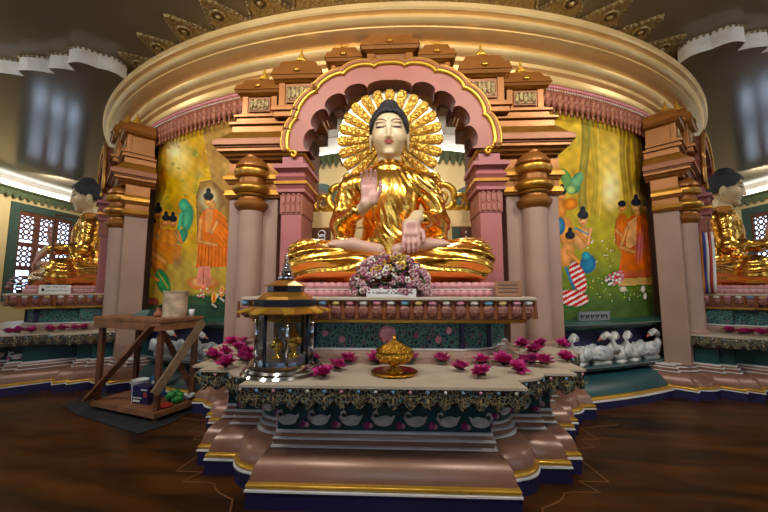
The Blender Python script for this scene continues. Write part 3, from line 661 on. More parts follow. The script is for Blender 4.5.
for s in (-1, 1):
    side = 'left' if s < 0 else 'right'
    pl = thing('pilaster', (s*1.285, -8.75, 1.53), f'rose pink square pilaster with carved block, carrying the {side} end of the central arch', 'pilaster', 'pink arch pilasters')
    bay(pl, f'pink pilaster behind the left statue, on its {side} hand seen from the front', f'pink pilaster behind the right statue, on its {side} hand seen from the front')
    x0, x1 = sorted((s*1.15, s*1.42)); 
    mb = MB(); mb.box(x0, x1, -8.96, -8.4, 1.5, 2.58); mb.build('shaft', G['rose'], pl, bevel=.008)
    mb = MB(); mb.box(x0-.012, x1+.012, -8.972, -8.4, 2.58, 2.86)
    for i in range(4):
        for j in range(2):
            xx = x0+.035+i*(x1-x0-.07)/3; mb.box(xx-.022, xx+.022, -8.99, -8.97, 2.60+.13*j, 2.70+.13*j); mb.ball((xx, -8.99, 2.71+.12*j), (.018, .012, .018), 6)
    mb.build('carved_block', G['archpink'], pl)
    mb = MB(); stack(mb, x0, x1, -8.96, -8.4, [(2.86, 2.90, .05, .05), (2.90, 2.96, .03, .07), (3.00, 3.06, .03, .07), (3.06, 3.11, .07, .03), (3.11, 3.17, .02, .05), (3.17, 3.22, .09, .09), (3.22, 3.25, .05, .03), (3.25, 3.36, .0, .0)]); mb.build('capital', G['rose'], pl)
    for row in ((2.96, 3.00, .08, .08), (3.36, 3.385, .02, .04)): mb = MB(); stack(mb, x0, x1, -8.96, -8.4, [row]); mb.build('gold_band', G['goldpaint'], pl)
    # plain wall strip
    # round column
    cl = thing('column', (s*1.92, -8.72, .905), f'round mauve column with gold ringed capital, {side} of the central statue', 'column', 'round columns')
    bay(cl, ('round column beside the left bay, behind the statue\'s back' if s > 0 else 'round column of the left bay on its far side'), ('round column standing in front of the right statue\'s back' if s < 0 else 'round column of the right bay on its far side'))
    c = (s*1.92, -8.72, 0)
    mb = MB().lathe([(.19, .905), (.19, .94), (.165, .96), (.158, 1.0), (.16, 2.68)], c, 28); mb.build('shaft', G['mauve'], cl, smooth=True, angle=40)
    mb = MB().lathe([(.16, 2.66), (.205, 2.70), (.225, 2.74), (.225, 2.77), (.19, 2.80), (.175, 2.83), (.17, 2.88), (.19, 2.90)], c, 28)
    mb.lathe([(.2, 3.03), (.18, 3.05), (.18, 3.11), (.2, 3.13)], c, 28); mb.lathe([(.2, 3.25), (.225, 3.27), (.22, 3.31), (.17, 3.38), (.12, 3.42), (.12, 3.5)], c, 28); mb.build('capital', G['copper'], cl, smooth=True, angle=40)
    mb = MB().lathe([(.19, 2.90), (.23, 2.915), (.255, 2.95), (.255, 2.98), (.23, 3.015), (.2, 3.03)], c, 28); mb.lathe([(.2, 3.13), (.23, 3.145), (.245, 3.18), (.24, 3.22), (.2, 3.25)], c, 28); mb.lathe([(.20, 2.86), (.21, 2.875), (.20, 2.89)], c, 28); mb.build('gold_ring', G['goldpaint'], cl, smooth=True, angle=40)
    # flat pilaster behind it, at the edge of the painting
    fp_ = thing('pilaster', (s*1.92, -8.5, .905), f'flat mauve pilaster with gilt bands between {side} column and {side} painting', 'pilaster', 'flat mauve pilasters')
    bay(fp_, ('broad flat pilaster at the left edge of the left painting' if s > 0 else 'flat pilaster on the far side of the left bay'), ('broad flat pilaster at the right edge of the right painting' if s < 0 else 'flat pilaster on the far side of the right bay'))
    x0, x1 = sorted((s*1.56, s*2.25))
    mb = MB(); mb.box(x0, x1, -8.70, -8.37, .43, 2.92); mb.build('shaft', G['mauve'], fp_, bevel=.01)
    mb = MB(); stack(mb, x0, x1, -8.70, -8.37, [(2.86, 2.90, .03, .05), (2.97, 3.07, .01, .01), (3.07, 3.12, .03, .05), (3.23, 3.40, .02, .02)]); mb.build('capital', G['copper'], fp_)
    for rows in ([(2.90, 2.97, .06, .04)], [(3.12, 3.17, .07, .07), (3.17, 3.23, .05, .03)]): mb = MB(); stack(mb, x0, x1, -8.70, -8.37, rows); mb.build('gold_band', G['goldpaint'], fp_)
    # entablature
    en = thing('entablature', (s*1.88, -8.5, 3.4), f'copper brown entablature over the {side} central column', 'entablature', 'copper entablatures')
    bay(en, ('stepped copper entablature over the pilaster left of the left painting' if s > 0 else 'copper entablature on the far side of the left bay'), ('stepped copper entablature over the pilaster right of the right painting' if s < 0 else 'copper entablature on the far side of the right bay'))
    x0, x1 = sorted((s*1.40, s*2.27))
    mb = MB(); stack(mb, x0, x1, -8.80, -8.3, [(3.39, 3.43, -.02, .0), (3.43, 3.48, .03, .06), (3.48, 3.52, .09, .09)]); mb.build('lower_moulding', G['copper'], en)
    mb = MB(); stack(mb, x0, x1, -8.80, -8.3, [(3.52, 3.545, .11, .11), (3.545, 3.62, .14, .14), (3.62, 3.65, .11, .11)]); mb.build('cornice_slab', G['copperdk'], en, bevel=.006)
    mb = MB(); stack(mb, x0, x1, -8.80, -8.3, [(3.65, 3.80, .09, -.03)]); mb.build('gilded_slope', G['goldpaint'], en)
    mb = MB(); stack(mb, x0, x1, -8.80, -8.3, [(3.80, 3.90, -.04, -.04), (3.90, 3.94, .0, .0)]); mb.build('attic_block', G['copper'], en, bevel=.006)
def turret(x, y, z0, w, h, nm, label, group, left, right, spire=.16, panel=True):
    t = thing('turret', (x, y, z0), label, 'turret', group); bay(t, left, right)
    a = w/2; y0, y1 = y, -8.32; y = y0+.17
    mb = MB(); stack(mb, x-a, x+a, y0, y1, [(z0, z0+.10*h, .02, .02), (z0+.10*h, z0+.16*h, .05, .05), (z0+.16*h, z0+.22*h, .0, .0)]); mb.build('foot', G['copper'], t, bevel=.005)
    b0, b1 = z0+.22*h, z0+.66*h
    mb = MB(); mb.box(x-a*.84, x+a*.84, y0+.05, y1, b0, b1); mb.box(x-a*.9, x-a*.6, y0+.03, y0+.1, b0, b1); mb.box(x+a*.6, x+a*.9, y0+.03, y0+.1, b0, b1); mb.build('body', G['copper'], t, bevel=.005)
    if panel:
        mb = MB(); mb.box(x-a*.55, x+a*.55, y0+.02, y0+.1, b0+.06*h, b1-.05*h); p = mb.build('panel', G['copperdk'], t)
        mb = MB(); zc = (b0+b1)/2; hh = (b1-b0)*.28
        for k in range(5): mb.ball((x+(k-2)*a*.2, y0+.015, zc+(k % 2)*.02), (a*.12, .015, hh), 6)
        mb.tube([(x-a*.48, y0+.02, zc-hh), (x+a*.48, y0+.02, zc-hh)], .01, 5); mb.tube([(x-a*.48, y0+.02, zc+hh), (x+a*.48, y0+.02, zc+hh)], .01, 5); mb.build('gold_carving', G['leafgold'], p, smooth=True)
    mb = MB(); stack(mb, x-a, x+a, y0, y1, [(b1, b1+.03*h, -.02, .02)]); mb.build('gilt_strip', G['goldpaint'], t)
    mb = MB(); stack(mb, x-a, x+a, y0, y1, [(b1+.03*h, b1+.09*h, .03, .05), (b1+.09*h, b1+.24*h, .06, .03)])
    zt = b1+.24*h; r0 = a*1.0; 
    mb.add([(x-r0, y0, zt), (x+r0, y0, zt), (x+r0, y1, zt), (x-r0, y1, zt), (x-r0*.78, y0+.04, zt+.17*h), (x+r0*.78, y0+.04, zt+.17*h), (x+r0*.78, y1, zt+.17*h), (x-r0*.78, y1, zt+.17*h)], [(0, 1, 5, 4), (1, 2, 6, 5), (2, 3, 7, 6), (3, 0, 4, 7), (4, 5, 6, 7)])
    zt += .17*h; r0 *= .78; y0 += .04
    mb.add([(x-r0, y0, zt), (x+r0, y0, zt), (x+r0, y1, zt), (x-r0, y1, zt), (x-.07, y-.07, zt+.07*h), (x+.07, y-.07, zt+.07*h), (x+.07, y+.07, zt+.07*h), (x-.07, y+.07, zt+.07*h)], [(0, 1, 5, 4), (1, 2, 6, 5), (2, 3, 7, 6), (3, 0, 4, 7), (4, 5, 6, 7)])
    rf = mb.build('roof', G['copper'], t)
    mb = MB(); mb.ball((x, y0-.10, b1+.17*h), (.05, .02, .03), 8); mb.build('roof_crest', G['goldpaint'], rf, smooth=True)
    zz = zt+.07*h
    k_ = spire/.13; mb = MB().lathe([(r*1.1, z*k_) for r, z in [(.085, 0), (.09, .015), (.06, .04), (.065, .05), (.038, .075), (.04, .085), (.022, .11), (.012, .14), (.016, .15), (.004, .18)]], (x, y, zz), 12); mb.build('spire', G['goldline'], t, smooth=True, angle=50)
    return t
for s in (-1, 1):
    side = 'left' if s < 0 else 'right'; o_ = 'outer' ; far = (s < 0)
    turret(s*1.86, -8.76, 3.94, .56, .62, 'T', f'copper turret with gold panel, outermost on the {side} over the central bay', 'copper turrets along the cornice', ('copper turret at the near end over the left bay' if s > 0 else 'copper turret at the far end over the left bay'), ('copper turret at the near end over the right bay' if s < 0 else 'copper turret at the far end over the right bay'))
    turret(s*1.28, -8.86, 3.96, .60, .78, 'T', f'copper turret with gold panel, second from the {side} end over the central bay', 'copper turrets along the cornice', ('second copper turret from the near end over the left bay' if s > 0 else 'second copper turret from the far end over the left bay'), ('second copper turret from the near end over the right bay' if s < 0 else 'second copper turret from the far end over the right bay'))
    turret(s*.66, -8.72, 4.36, .42, .68, 'T', f'small copper turret half hidden behind the arch, just {side} of the crown', 'copper turrets along the cornice', ('third copper turret from the near end over the left bay' if s > 0 else 'third copper turret from the far end over the left bay'), ('third copper turret from the near end over the right bay' if s < 0 else 'third copper turret from the far end over the right bay'), .12)
cr = turret(0, -8.78, 4.47, .72, .70, 'T', 'wide copper crown turret at the top of the central arch', 'copper turrets along the cornice', 'copper crown turret at the top of the left bay', 'copper crown turret at the top of the right bay', .12)
for s in (-1, 1):
    mb = MB().lathe([(.05, 0), (.05, .02), (.03, .05), (.032, .06), (.015, .1), (.003, .16)], (s*.22, -8.62, 5.06), 10); mb.build('side_spire', G['goldline'], cr, smooth=True)
# ------------------------------------------------------------------ throne back seen through the arch
TB = thing('throne_screen', (0, -8.33, 1.53), 'cream throne back beam with gold scrolls behind the central statue', 'throne back', 'cream throne backs')
mb = MB(); mb.box(-1.22, 1.22, -8.38, -8.28, 2.50, 2.74); mb.build('beam', G['cream'], TB, bevel=.006)
for s in (-1, 1):
    mb = MB(); mb.box(s*.80-.08, s*.80+.08, -8.38, -8.28, 1.53, 2.50); mb.build('post', G['cream'], TB, bevel=.006)
    mb = MB()
    for cx, cz, r, w in ((.74, 2.98, .20, .065), (1.02, 2.88, .13, .05), (.60, 3.22, .12, .045)):
        mb.tube([(s*(cx+r*math.cos(a)*(1-a/11)), -8.3, cz+r*math.sin(a)*(1-a/11)) for a in np.linspace(-1.5, 7.5, 28)], [w*(1-i/40) for i in range(28)], 7)
    mb.tube([(s*.55, -8.3, 2.77), (s*1.15, -8.3, 2.78)], .04, 6); mb.build('gold_scroll', G['goldline'], TB, smooth=True)
# ------------------------------------------------------------------ the seated statues
A = np.array
def limb(P, *pts):
    d = None
    for (a, ra), (b, rb) in zip(pts, pts[1:]):
        e = cap(P, a, b, ra, rb); d = e if d is None else smin(d, e, .04)
    return d
def body_f(P):
    x, y, z = P[:, 0], P[:, 1], P[:, 2]; ax = np.abs(x)
    S = P.copy(); S[:, 0] = ax
    d = ell(P, (0, .06, .42), (.36, .31, .52))
    d = smin(d, ell(P, (0, .03, .98), (.37, .28, .46)), .10)
    d = smin(d, cap(S, (.18, .04, 1.31), (.47, .04, 1.18), .15, .165), .09)
    d = smin(d, cap(P, (0, .04, 1.25), (0, .03, 1.44), .19, .155), .08)
    # legs folded, knees outward
    d = smin(d, cap(S, (.30, .04, .24), (.90, -.28, .26), .26, .235), .10)
    d = smin(d, cap(S, (.90, -.32, .255), (.12, -.64, .145), .245, .145), .06)
    d = smin(d, ell(S, (.44, -.20, .11), (.46, .28, .11)), .06)
    # upper arms and robe sleeves
    d = smin(d, cap(S, (.48, .04, 1.18), (.60, .0, .72), .15, .12), .015)
    ra = cap(P, (-.60, .0, .72), (-.34, -.41, .79), .125, .085); d = smin(d, ra, .05)
    la = cap(P, (.60, .0, .72), (.37, -.49, .68), .125, .085); d = smin(d, la, .05)
    d = smin(d, cap(P, (-.53, -.10, .66), (-.56, -.06, .36), .13, .10), .08)
    d = smin(d, cap(P, (.55, -.10, .62), (.58, -.06, .36), .13, .10), .08)
    # robe folds
    tw = np.clip((z-.42)/.14, 0, 1)*np.clip((1.46-z)/.08, 0, 1)
    ph = np.sqrt((x-.95)**2+(z-1.75)**2*.55)+.035*np.sin(z*6+x*4)+.025*np.sin(x*9-z*3)+.02*np.sin(z*17+x*6)
    am = .55+.45*np.sin(x*6.3+z*4.1)
    d = d-.0085*am*tw*np.sin(2*PI*ph/.082)-.0028*tw*np.sin(2*PI*ph/.05+1.2+3*z)
    lw = np.clip((.56-z)/.12, 0, 1)*np.clip((ax-.2)/.2, 0, 1)
    p2 = z-.42*(ax-.9)*-1*.6+.05*np.sin(ax*5)
    d = d-.014*lw*np.sin(2*PI*p2/.13)-.005*lw*np.sin(2*PI*p2/.06+ax*4)*np.clip((1.3-ax)/.3, 0, 1)
    # collar
    q = np.sqrt(x**2+((y-.03)*1.15)**2)-.185; d = smin(d, np.sqrt(q**2+(z-1.40+.25*(y-.03)*-1*.0-.2*np.clip(-y, 0, .3)*-.0)**2)-.03, .02)
    return d
def head_f(P):
    x, y, z = P[:, 0], P[:, 1], P[:, 2]; S = P.copy(); S[:, 0] = np.abs(x)
    d = smin(ell(P, (0, .03, 1.91), (.222, .25, .25)), ell(P, (0, -.055, 1.725), (.178, .165, .195)), .09)
    d = smin(d, ell(S, (.10, -.14, 1.765), (.075, .07, .08)), .06)
    d = smin(d, ell(P, (0, -.185, 1.575), (.055, .04, .04)), .05)
    n = cap(P, (0, -.208, 1.905), (0, -.252, 1.757), .014, .026); n = np.minimum(n, cap(S, (.025, -.222, 1.752), (.027, -.222, 1.755), .018)); d = smin(d, n, .028)
    d = smin(d, ell(S, (.088, -.188, 1.935), (.08, .028, .015)), .025)
    d = np.maximum(d, -(ell(S, (.09, -.25, 1.888), (.055, .035, .022))))
    d = smin(d, ell(S, (.09, -.178, 1.886), (.06, .032, .026)), .012)
    d = smin(d, ell(P, (0, -.212, 1.713), (.058, .022, .013)), .012); d = smin(d, ell(P, (0, -.21, 1.690), (.046, .024, .014)), .012)
    d = smin(d, cap(P, (0, .04, 1.28), (0, .03, 1.66), .152, .138), .05)
    for zz in (1.46, 1.52): q = np.sqrt(x**2+(y-.035)**2)-.142; d = smin(d, np.sqrt(q**2+(z-zz)**2)-.008, .012)
    e = ell(S, (.228, .03, 1.80), (.022, .05, .165)); e = np.maximum(e, -ell(S, (.243, .02, 1.70), (.02, .018, .05))); d = smin(d, e, .02)
    return d
def hair_f(P):
    x, y, z = P[:, 0], P[:, 1], P[:, 2]
    d = ell(P, (0, .035, 1.915), (.25, .288, .285))
    # cut the hairline: in front everything below the brow arch
    zc = 2.055-.02*np.clip(np.abs(x)/.1, 0, 1)**2-.16*np.clip((np.abs(x)-.10)/.11, 0, 1)**1.5-1.0*np.clip(y+.06, 0, .3); cut = z-np.maximum(zc, 1.68)
    d = np.maximum(d, -cut)
    d = smin(d, ell(P, (0, .06, 2.17), (.125, .14, .10)), .03)
    return d
def finger(P, pts, r): 
    d = None
    for i in range(len(pts)-1):
        e = cap(P, pts[i], pts[i+1], r*(1-.12*i), r*(1-.12*(i+1))); d = e if d is None else smin(d, e, .008)
    return d
def rbox(P, c, h, r, R=None):
    q = P-np.array(c, np.float32)
    if R is not None: q = q @ R
    q = np.abs(q)-(np.array(h, np.float32)-r); return np.sqrt((np.maximum(q, 0)**2).sum(1))+np.minimum(q.max(1), 0)-r
def hand_up(P):      # right hand raised, palm to the front
    d = cap(P, (-.36, -.36, .83), (-.235, -.50, .90), .075, .062)
    d = smin(d, rbox(P, (-.20, -.525, 1.00), (.088, .034, .105), .032), .05)
    d = smin(d, ell(P, (-.155, -.55, .965), (.04, .03, .07)), .03)
    for i, (dx, L) in enumerate(((-.072, .135), (-.026, .165), (.020, .175), (.064, .155))):
        b = (-.20+dx, -.525, 1.09); k = b[0]+dx*-.02
        f = finger(P, [b, (k, -.535, 1.09+L*.5), (k+dx*.1, -.56, 1.09+L*.83), (k+dx*.1, -.59, 1.09+L)], .0235); d = smin(d, f, .012)
    d = smin(d, finger(P, [(-.14, -.53, .95), (-.085, -.56, 1.03), (-.075, -.575, 1.09), (-.078, -.59, 1.125)], .026), .022)
    return d
def hand_down(P):    # left hand resting over the shin, fingers down
    d = cap(P, (.43, -.33, .69), (.335, -.44, .72), .078, .066)
    c = np.cos(.35); s = np.sin(.35); R = A([[1, 0, 0], [0, c, s], [0, -s, c]], np.float32)
    d = smin(d, cap(P, (.335, -.44, .72), (.275, -.53, .63), .066, .07), .04)
    d = smin(d, rbox(P, (.265, -.56, .575), (.088, .036, .10), .034, R), .04)
    for i, (dx, L) in enumerate(((-.068, .15), (-.023, .175), (.022, .165), (.066, .135))):
        b = (.265+dx, -.585, .50); d = smin(d, finger(P, [b, (b[0]+dx*.1, -.615, .50-L*.45), (b[0]+dx*.1, -.622, .50-L*.8), (b[0], -.615, .50-L)], .0235), .012)
    d = smin(d, finger(P, [(.335, -.53, .60), (.385, -.57, .54), (.395, -.59, .48), (.39, -.60, .44)], .026), .02)
    return d
def foot(P, s):
    S = P.copy(); S[:, 0] = P[:, 0]*s
    d = limb(S, ((.10, -.60, .335), .07), ((.36, -.61, .395), .065), ((.56, -.56, .40), .055))
    for i in range(5):
        d = smin(d, cap(S, (.56, -.61+.026*i, .395+.011*i), (.625-.011*i, -.60+.028*i, .40+.011*i), .021, .018), .01)
    return d
SK = A([.60, .46, .27]); PK = A([.55, .30, .26])
def skincol(V, pink):
    C = np.tile(SK, (len(V), 1)); return C*(1-pink[:, None])+PK*pink[:, None]
def face_col(V):
    x, y, z = V[:, 0], V[:, 1], V[:, 2]; ax = np.abs(x); C = np.tile(SK, (len(V), 1)); fr = y < -.08
    def mixc(m, c, k=1.):
        m = m & fr; C[m] = C[m]*(1-k)+A(c)*k
    mixc(((ax-.105)/.05)**2+((z-1.77)/.05)**2 < 1, (.62, .40, .27), .3)
    mixc(((ax-.09)/.066)**2+((z-1.90)/.026)**2 < 1, (.55, .36, .27), .45)
    zb = 1.930+.034*np.sin(PI*np.clip((ax-.015)/.185, 0, 1)); mixc((np.abs(z-zb) < .0085) & (ax > .028) & (ax < .18), (.03, .02, .02))
    q_ = 1-((ax-.09)/.058)**2; zl = 1.876-.008*q_
    mixc((z < zl) & (z > zl-.013*q_) & (q_ > 0), (.60, .56, .54))
    mixc((np.abs(z-zl) < .0085) & (q_ > -.1), (.015, .012, .015))
    mixc(((ax-.09)/.026)**2+((z-1.866)/.010)**2 < 1, (.02, .012, .01))
    mixc((np.abs(z-1.702) < .024*(1-(ax/.064)**2)) & (ax < .062), (.50, .13, .10)); mixc((np.abs(z-1.702) < .003) & (ax < .055), (.2, .02, .02))
    mixc(x**2+(z-1.965)**2 < .009**2, (.3, .12, .03))
    return C
LO = {}
def statue_parts():
    P = []
    V, Q = nets(body_f, (-1.30, -.96, -.02), (1.30, .46, 1.56), .02); V[:, 2] = np.maximum(V[:, 2], .0)
    P.append((V, Q, 0, np.tile(A([1, .6, .1]), (len(V), 1))))
    V, Q = nets(head_f, (-.29, -.32, 1.26), (.29, .32, 2.2), .0095); P.append((V, Q, 1, face_col(V)))
    V, Q = nets(hand_up, (-.45, -.66, .74), (0.0, -.25, 1.31), .009); V[:, 2] -= .065; P.append((V, Q, 1, skincol(V, np.clip((V[:, 2]-.80)/.1, 0, 1)*np.clip((-.50-V[:, 1])/.02, 0, 1))))
    V, Q = nets(hand_down, (.12, -.70, .30), (.52, -.22, .82), .009); V[:, 1] -= .10; V[:, 2] -= .03; V[:, 0] -= .03; P.append((V, Q, 1, skincol(V, np.clip((.66-V[:, 2])/.08, 0, 1))))
    for s in (1, -1):
        V, Q = nets(lambda X: foot(X, s), (-.80 if s < 0 else .0, -.72, .22), (.0 if s < 0 else .80, -.44, .55), .012); P.append((V, Q, 1, skincol(V, np.ones(len(V))*.75)))
    return P, nets(hair_f, (-.29, -.28, 1.6), (.29, .36, 2.32), .012)
SP, SH = statue_parts()
def nod(V):          # the head inclines gently forward
    w = np.clip((V[:, 2]-1.44)/.16, 0, 1); w = w*w*(3-2*w)*.17; y = V[:, 1]-.04; z = V[:, 2]-1.5
    V = V.copy(); c, s = np.cos(w), np.sin(w); V[:, 1] = .04+y*c-z*s; V[:, 2] = 1.5+y*s+z*c; return V
SP[1] = (nod(SP[1][0]), *SP[1][1:]); SH = (nod(SH[0]), SH[1])
def flip(parts):
    out = []
    for V, Q, m, C in parts: V = V.copy(); V[:, 0] *= -1; out.append((V, Q[:, ::-1].copy(), m, C))
    return out
SEAT = Vector((0, -9.12, 1.665)); SS = 1.018
st_c = np_mesh('seated_statue', SP, [G['gold'], G['skin']], loc=SEAT)
st_c.scale = (SS, SS, SS)
hc = np_mesh('hair', [(SH[0], SH[1], 0, np.zeros((len(SH[0]), 3)))], [G['hair']], parent=st_c)
tag(st_c, 'large golden seated statue in the central arch, facing the camera with raised palm', 'statue', 'seated golden statues')
st_l = turned(st_c, -PI/4, 'golden seated statue at the left edge, in profile facing left')
st_r = np_mesh('seated_statue', flip(SP), [G['gold'], G['skin']], loc=SEAT)
hr = np_mesh('hair', [(SH[0], SH[1], 0, np.zeros((len(SH[0]), 3)))], [G['hair']], parent=st_r)
R = Matrix.Rotation(PI/4, 4, 'Z'); st_r.location = R @ SEAT; st_r.rotation_euler[2] = PI/4; st_r.scale = (SS, SS, SS)
tag(st_r, 'golden seated statue at the right edge, in profile facing right', 'statue', 'seated golden statues')
# halo behind the central head
HC = Vector((0, -8.78, 3.63)); HALO = thing('halo', HC, 'round gold filigree halo of radiating petals behind the central head', 'halo')
mb = MB(); mb.lathe([(.0, .0), (.66, .0), (.715, -.01), (.715, -.03), (0, -.03)], n=64); 
mb.v = [(HC.x+x, HC.y-z*-1+.03, HC.z+y) for x, y, z in mb.v]; mb.build('halo_plate', G['halopale'], HALO)
NP = 24
for k in range(NP):
    a = 2*PI*k/NP+PI/2; mb = MB(); w0, w1 = .022, .071; ol = []
    for r, w in ((.2, w0), (.62, w1*.95), (.67, w1)): ol.append((r, w))
    tip = [(.67+.055*math.sin(t), w1*math.cos(t)) for t in np.linspace(0, PI, 9)][1:-1]
    ol = ol+tip+[(.67, -w1), (.62, -w1*.95), (.2, -w0)]
    q = lambda r, w, y: (HC.x+r*math.cos(a)-w*math.sin(a), y, HC.z+r*math.sin(a)+w*math.cos(a))
    n = len(ol); P = [q(r, w, HC.y-.01) for r, w in ol]+[q(r*.99+.003, w*.84, HC.y-.045) for r, w in ol]
    mb.add(P, [tuple(range(n, 2*n))]+[(i, (i+1) % n, (i+1) % n+n, i+n) for i in range(n)])
    for j in range(5):
        r = .27+.095*j; mb.ball(q(r, 0, HC.y-.048), (.028+.006*j, .022, .028+.006*j), 7)
        if j > 1:
            for sg in (-1, 1): mb.ball(q(r+.04, sg*.035, HC.y-.045), .02, 5)
    mb.build('halo_petal', G['halo'], HALO, fix=True)
# ------------------------------------------------------------------ wall paintings either side
def painting(side):
    s = -1 if side == 'left' else 1; a0, a1 = (-122.5, -103.5) if s < 0 else (-76.5, -57.5); z0, z1 = 1.08, 4.72; r = RD+.02
    nu, nv = 150, 210
    aa = np.radians(np.linspace(a0, a1, nu)); zz = np.linspace(z0, z1, nv); AA, ZZ = np.meshgrid(aa, zz)
    V = np.stack([r*np.cos(AA), r*np.sin(AA), ZZ], -1).reshape(-1, 3); X, Y = sight(V)
    ids = np.arange(nu*nv).reshape(nv, nu); Q = np.stack([ids[:-1, :-1], ids[:-1, 1:], ids[1:, 1:], ids[1:, :-1]], -1).reshape(-1, 4)
    rng = np.random.RandomState(5 if s < 0 else 9)
    C = np.zeros((len(V), 3))
    def noise(sc, n=9):
        out = np.zeros(len(V))
        for _ in range(n):
            f = rng.randn(2)/sc; out += np.sin(f[0]*X+f[1]*Y*.8+rng.rand()*6.28)
        return out/math.sqrt(n)
    def fill(m, c, k=1.):
        sh = (.60+.46*np.clip(m/3, 0, 1))[:, None] if m.max() > 1.5 else 1.
        m = np.clip(m, 0, 1)[:, None]*k; C[:] = C*(1-m)+np.clip(A(c)*sh, 0, 1)*m
    def el(cx, cy, rx, ry, rot=0, soft=.25):
        c, q = math.cos(rot), math.sin(rot); u = ((X-cx)*c+(Y-cy)*q)/rx; v = (-(X-cx)*q+(Y-cy)*c)/ry; return (1-np.sqrt(u*u+v*v))/soft
    def ln(x1, y1, x2, y2, w, soft=.6):
        dx, dy = x2-x1, y2-y1; h = np.clip(((X-x1)*dx+(Y-y1)*dy)/(dx*dx+dy*dy+1e-9), 0, 1); return (w-np.hypot(X-x1-h*dx, Y-y1-h*dy))/soft
    def pl(*p):
        ins = np.zeros(len(V), bool); n = len(p); j = n-1
        for i in range(n):
            xi, yi = p[i]; xj, yj = p[j]; c = ((yi > Y) != (yj > Y)) & (X < (xj-xi)*(Y-yi)/(yj-yi+1e-9)+xi); ins ^= c; j = i
        return ins.astype(float)
    gold = (.55, .34, .05); skin = (.58, .26, .09); hair = (.02, .025, .03); oran = (.60, .17, .02)
    def head(x, y, r, hat=False, c=skin):
        fill(el(x, y+r*.2, r*.85, r*1.1), c); fill(el(x, y-r*.45, r*.95, r*.75), hair)
        if hat: fill(el(x, y-r*1.3, r*.45, r*.6), hair)
        fill(el(x-r*.3, y+r*.25, r*.14, r*.1), hair, .8); fill(el(x+r*.3, y+r*.25, r*.14, r*.1), hair, .8); fill(el(x, y+r*.8, r*.2, r*.1), (.45, .06, .04), .8)
    if s < 0:
        C[:] = gold; fill(np.clip((noise(9)-.1), 0, 1), (.36, .17, .03), .8); fill(np.clip((noise(7)-.4), 0, 1), (.62, .48, .16), .6); fill(np.clip(noise(6)-.6, 0, 1), (.22, .24, .04), .8)
        fill(el(178, 157, 17, 24, 0, 1.), (.85, .70, .28)); fill(el(174, 150, 9, 12, 0, 1.), (.95, .85, .5))
        fill(np.clip((np.abs(X-165)-2.2)*-.6, 0, 1)*(Y < 190), (.50, .22, .05), .6); fill(el(163, 176, 6, 11, 0, .6), (.62, .2, .05), .7); fill(el(160, 150, 6, 16, 0, 1), (.52, .24, .04), .5)
        for k in range(40): fill(el(150+rng.rand()*78, 130+rng.rand()*80, 1.5+rng.rand()*3, 1+rng.rand()*2, rng.rand()*3, .8), [(.18, .24, .05), (.65, .5, .1), (.35, .13, .03)][k % 3], .6)
        fill(pl((200, 118), (232, 118), (232, 215), (216, 200), (208, 160)), (.34, .19, .07), .8); fill(pl((196, 196), (200, 182), (212, 180), (232, 200), (232, 262), (198, 262)), (.20, .10, .04), .8)
        fill(np.clip(noise(4)-.4, 0, 1)*(X > 198)*(Y < 240), (.50, .33, .12), .45)
        fill(np.clip((Y-238)/30, 0, 1), (.40, .28, .07), .9)
        # green figure bowing
        fill(el(187, 217, 7.5, 16, .1), (.05, .27, .14)); fill(el(184, 205, 6, 7), (.08, .36, .2)); fill(el(182, 236, 6, 9, .5), (.05, .22, .12)); fill(ln(181, 214, 178, 236, 2), (.10, .38, .2)); fill(el(186, 220, 3, 10, .1, .8), (.12, .42, .25), .6)
        # teacher in orange under the tree
        fill(el(209, 200, 13, 16, 0, .6), (.62, .5, .25), .8); fill(el(208, 198, 10, 12, 0, .5), (.70, .62, .38), .8)
        fill(pl((200, 216), (206, 209), (217, 209), (227, 218), (229, 246), (229, 266), (196, 268), (198, 244)), oran); fill(pl((206, 210), (213, 210), (211, 232), (205, 232)), skin)
        fill(el(212, 205, 4.5, 5), skin); head(208.5, 199, 6.2, True, (.70, .38, .14))
        fill(ln(201, 220, 199, 240, 2.6), skin); fill(ln(199, 241, 216, 245, 2.2), skin); fill(ln(217, 222, 212, 232, 2.2), skin)
        for k in range(9): fill(ln(199+3.4*k, 246, 197+3.6*k, 268, .6), (.33, .06, .01), .8)
        for k in range(5): fill(ln(219, 214+6*k, 227, 222+7*k, .6), (.38, .08, .01), .7)
        fill(el(203, 283, 18, 8.5), (.66, .24, .09)); fill(el(203, 282, 13, 5.5), (.72, .38, .16)); fill(pl((199, 266), (210, 266), (212, 284), (203, 288), (196, 283)), (.62, .24, .17)); fill(ln(204, 268, 203, 284, .6), (.35, .1, .06))
        # kneeling company
        for hx, hy, w in ((158, 212, 5.4), (166, 220, 5.), (173, 221, 5.2), (152, 223, 5)):
            fill(el(hx-1, hy+19, 6.2, 16, .05), (.62, .24, .06)); fill(ln(hx+1, hy+12, hx+9, hy+22, 1.8), skin); fill(ln(hx+9, hy+22, hx+5, hy+10, 1.4), skin); head(hx, hy, w, True); fill(ln(hx-3, hy+8, hx+3, hy+8, .9), (.55, .40, .06), .8); fill(ln(hx-4, hy+24, hx+5, hy+25, 1), (.06, .2, .24), .7)
        fill(pl((146, 238), (182, 246), (180, 262), (146, 268)), (.56, .20, .05), .85); fill(el(178, 262, 8, 10, 0, .8), (.22, .12, .05), .8)
        fill(el(158, 264, 10, 12, -.4), (.60, .22, .06)); fill(ln(150, 250, 165, 262, 3), skin); fill(el(163, 282, 7.5, 16, -.35), (.05, .24, .08)); fill(el(168, 296, 4, 5), (.55, .12, .25)); fill(ln(158, 272, 168, 288, 1), (.5, .36, .05), .8)
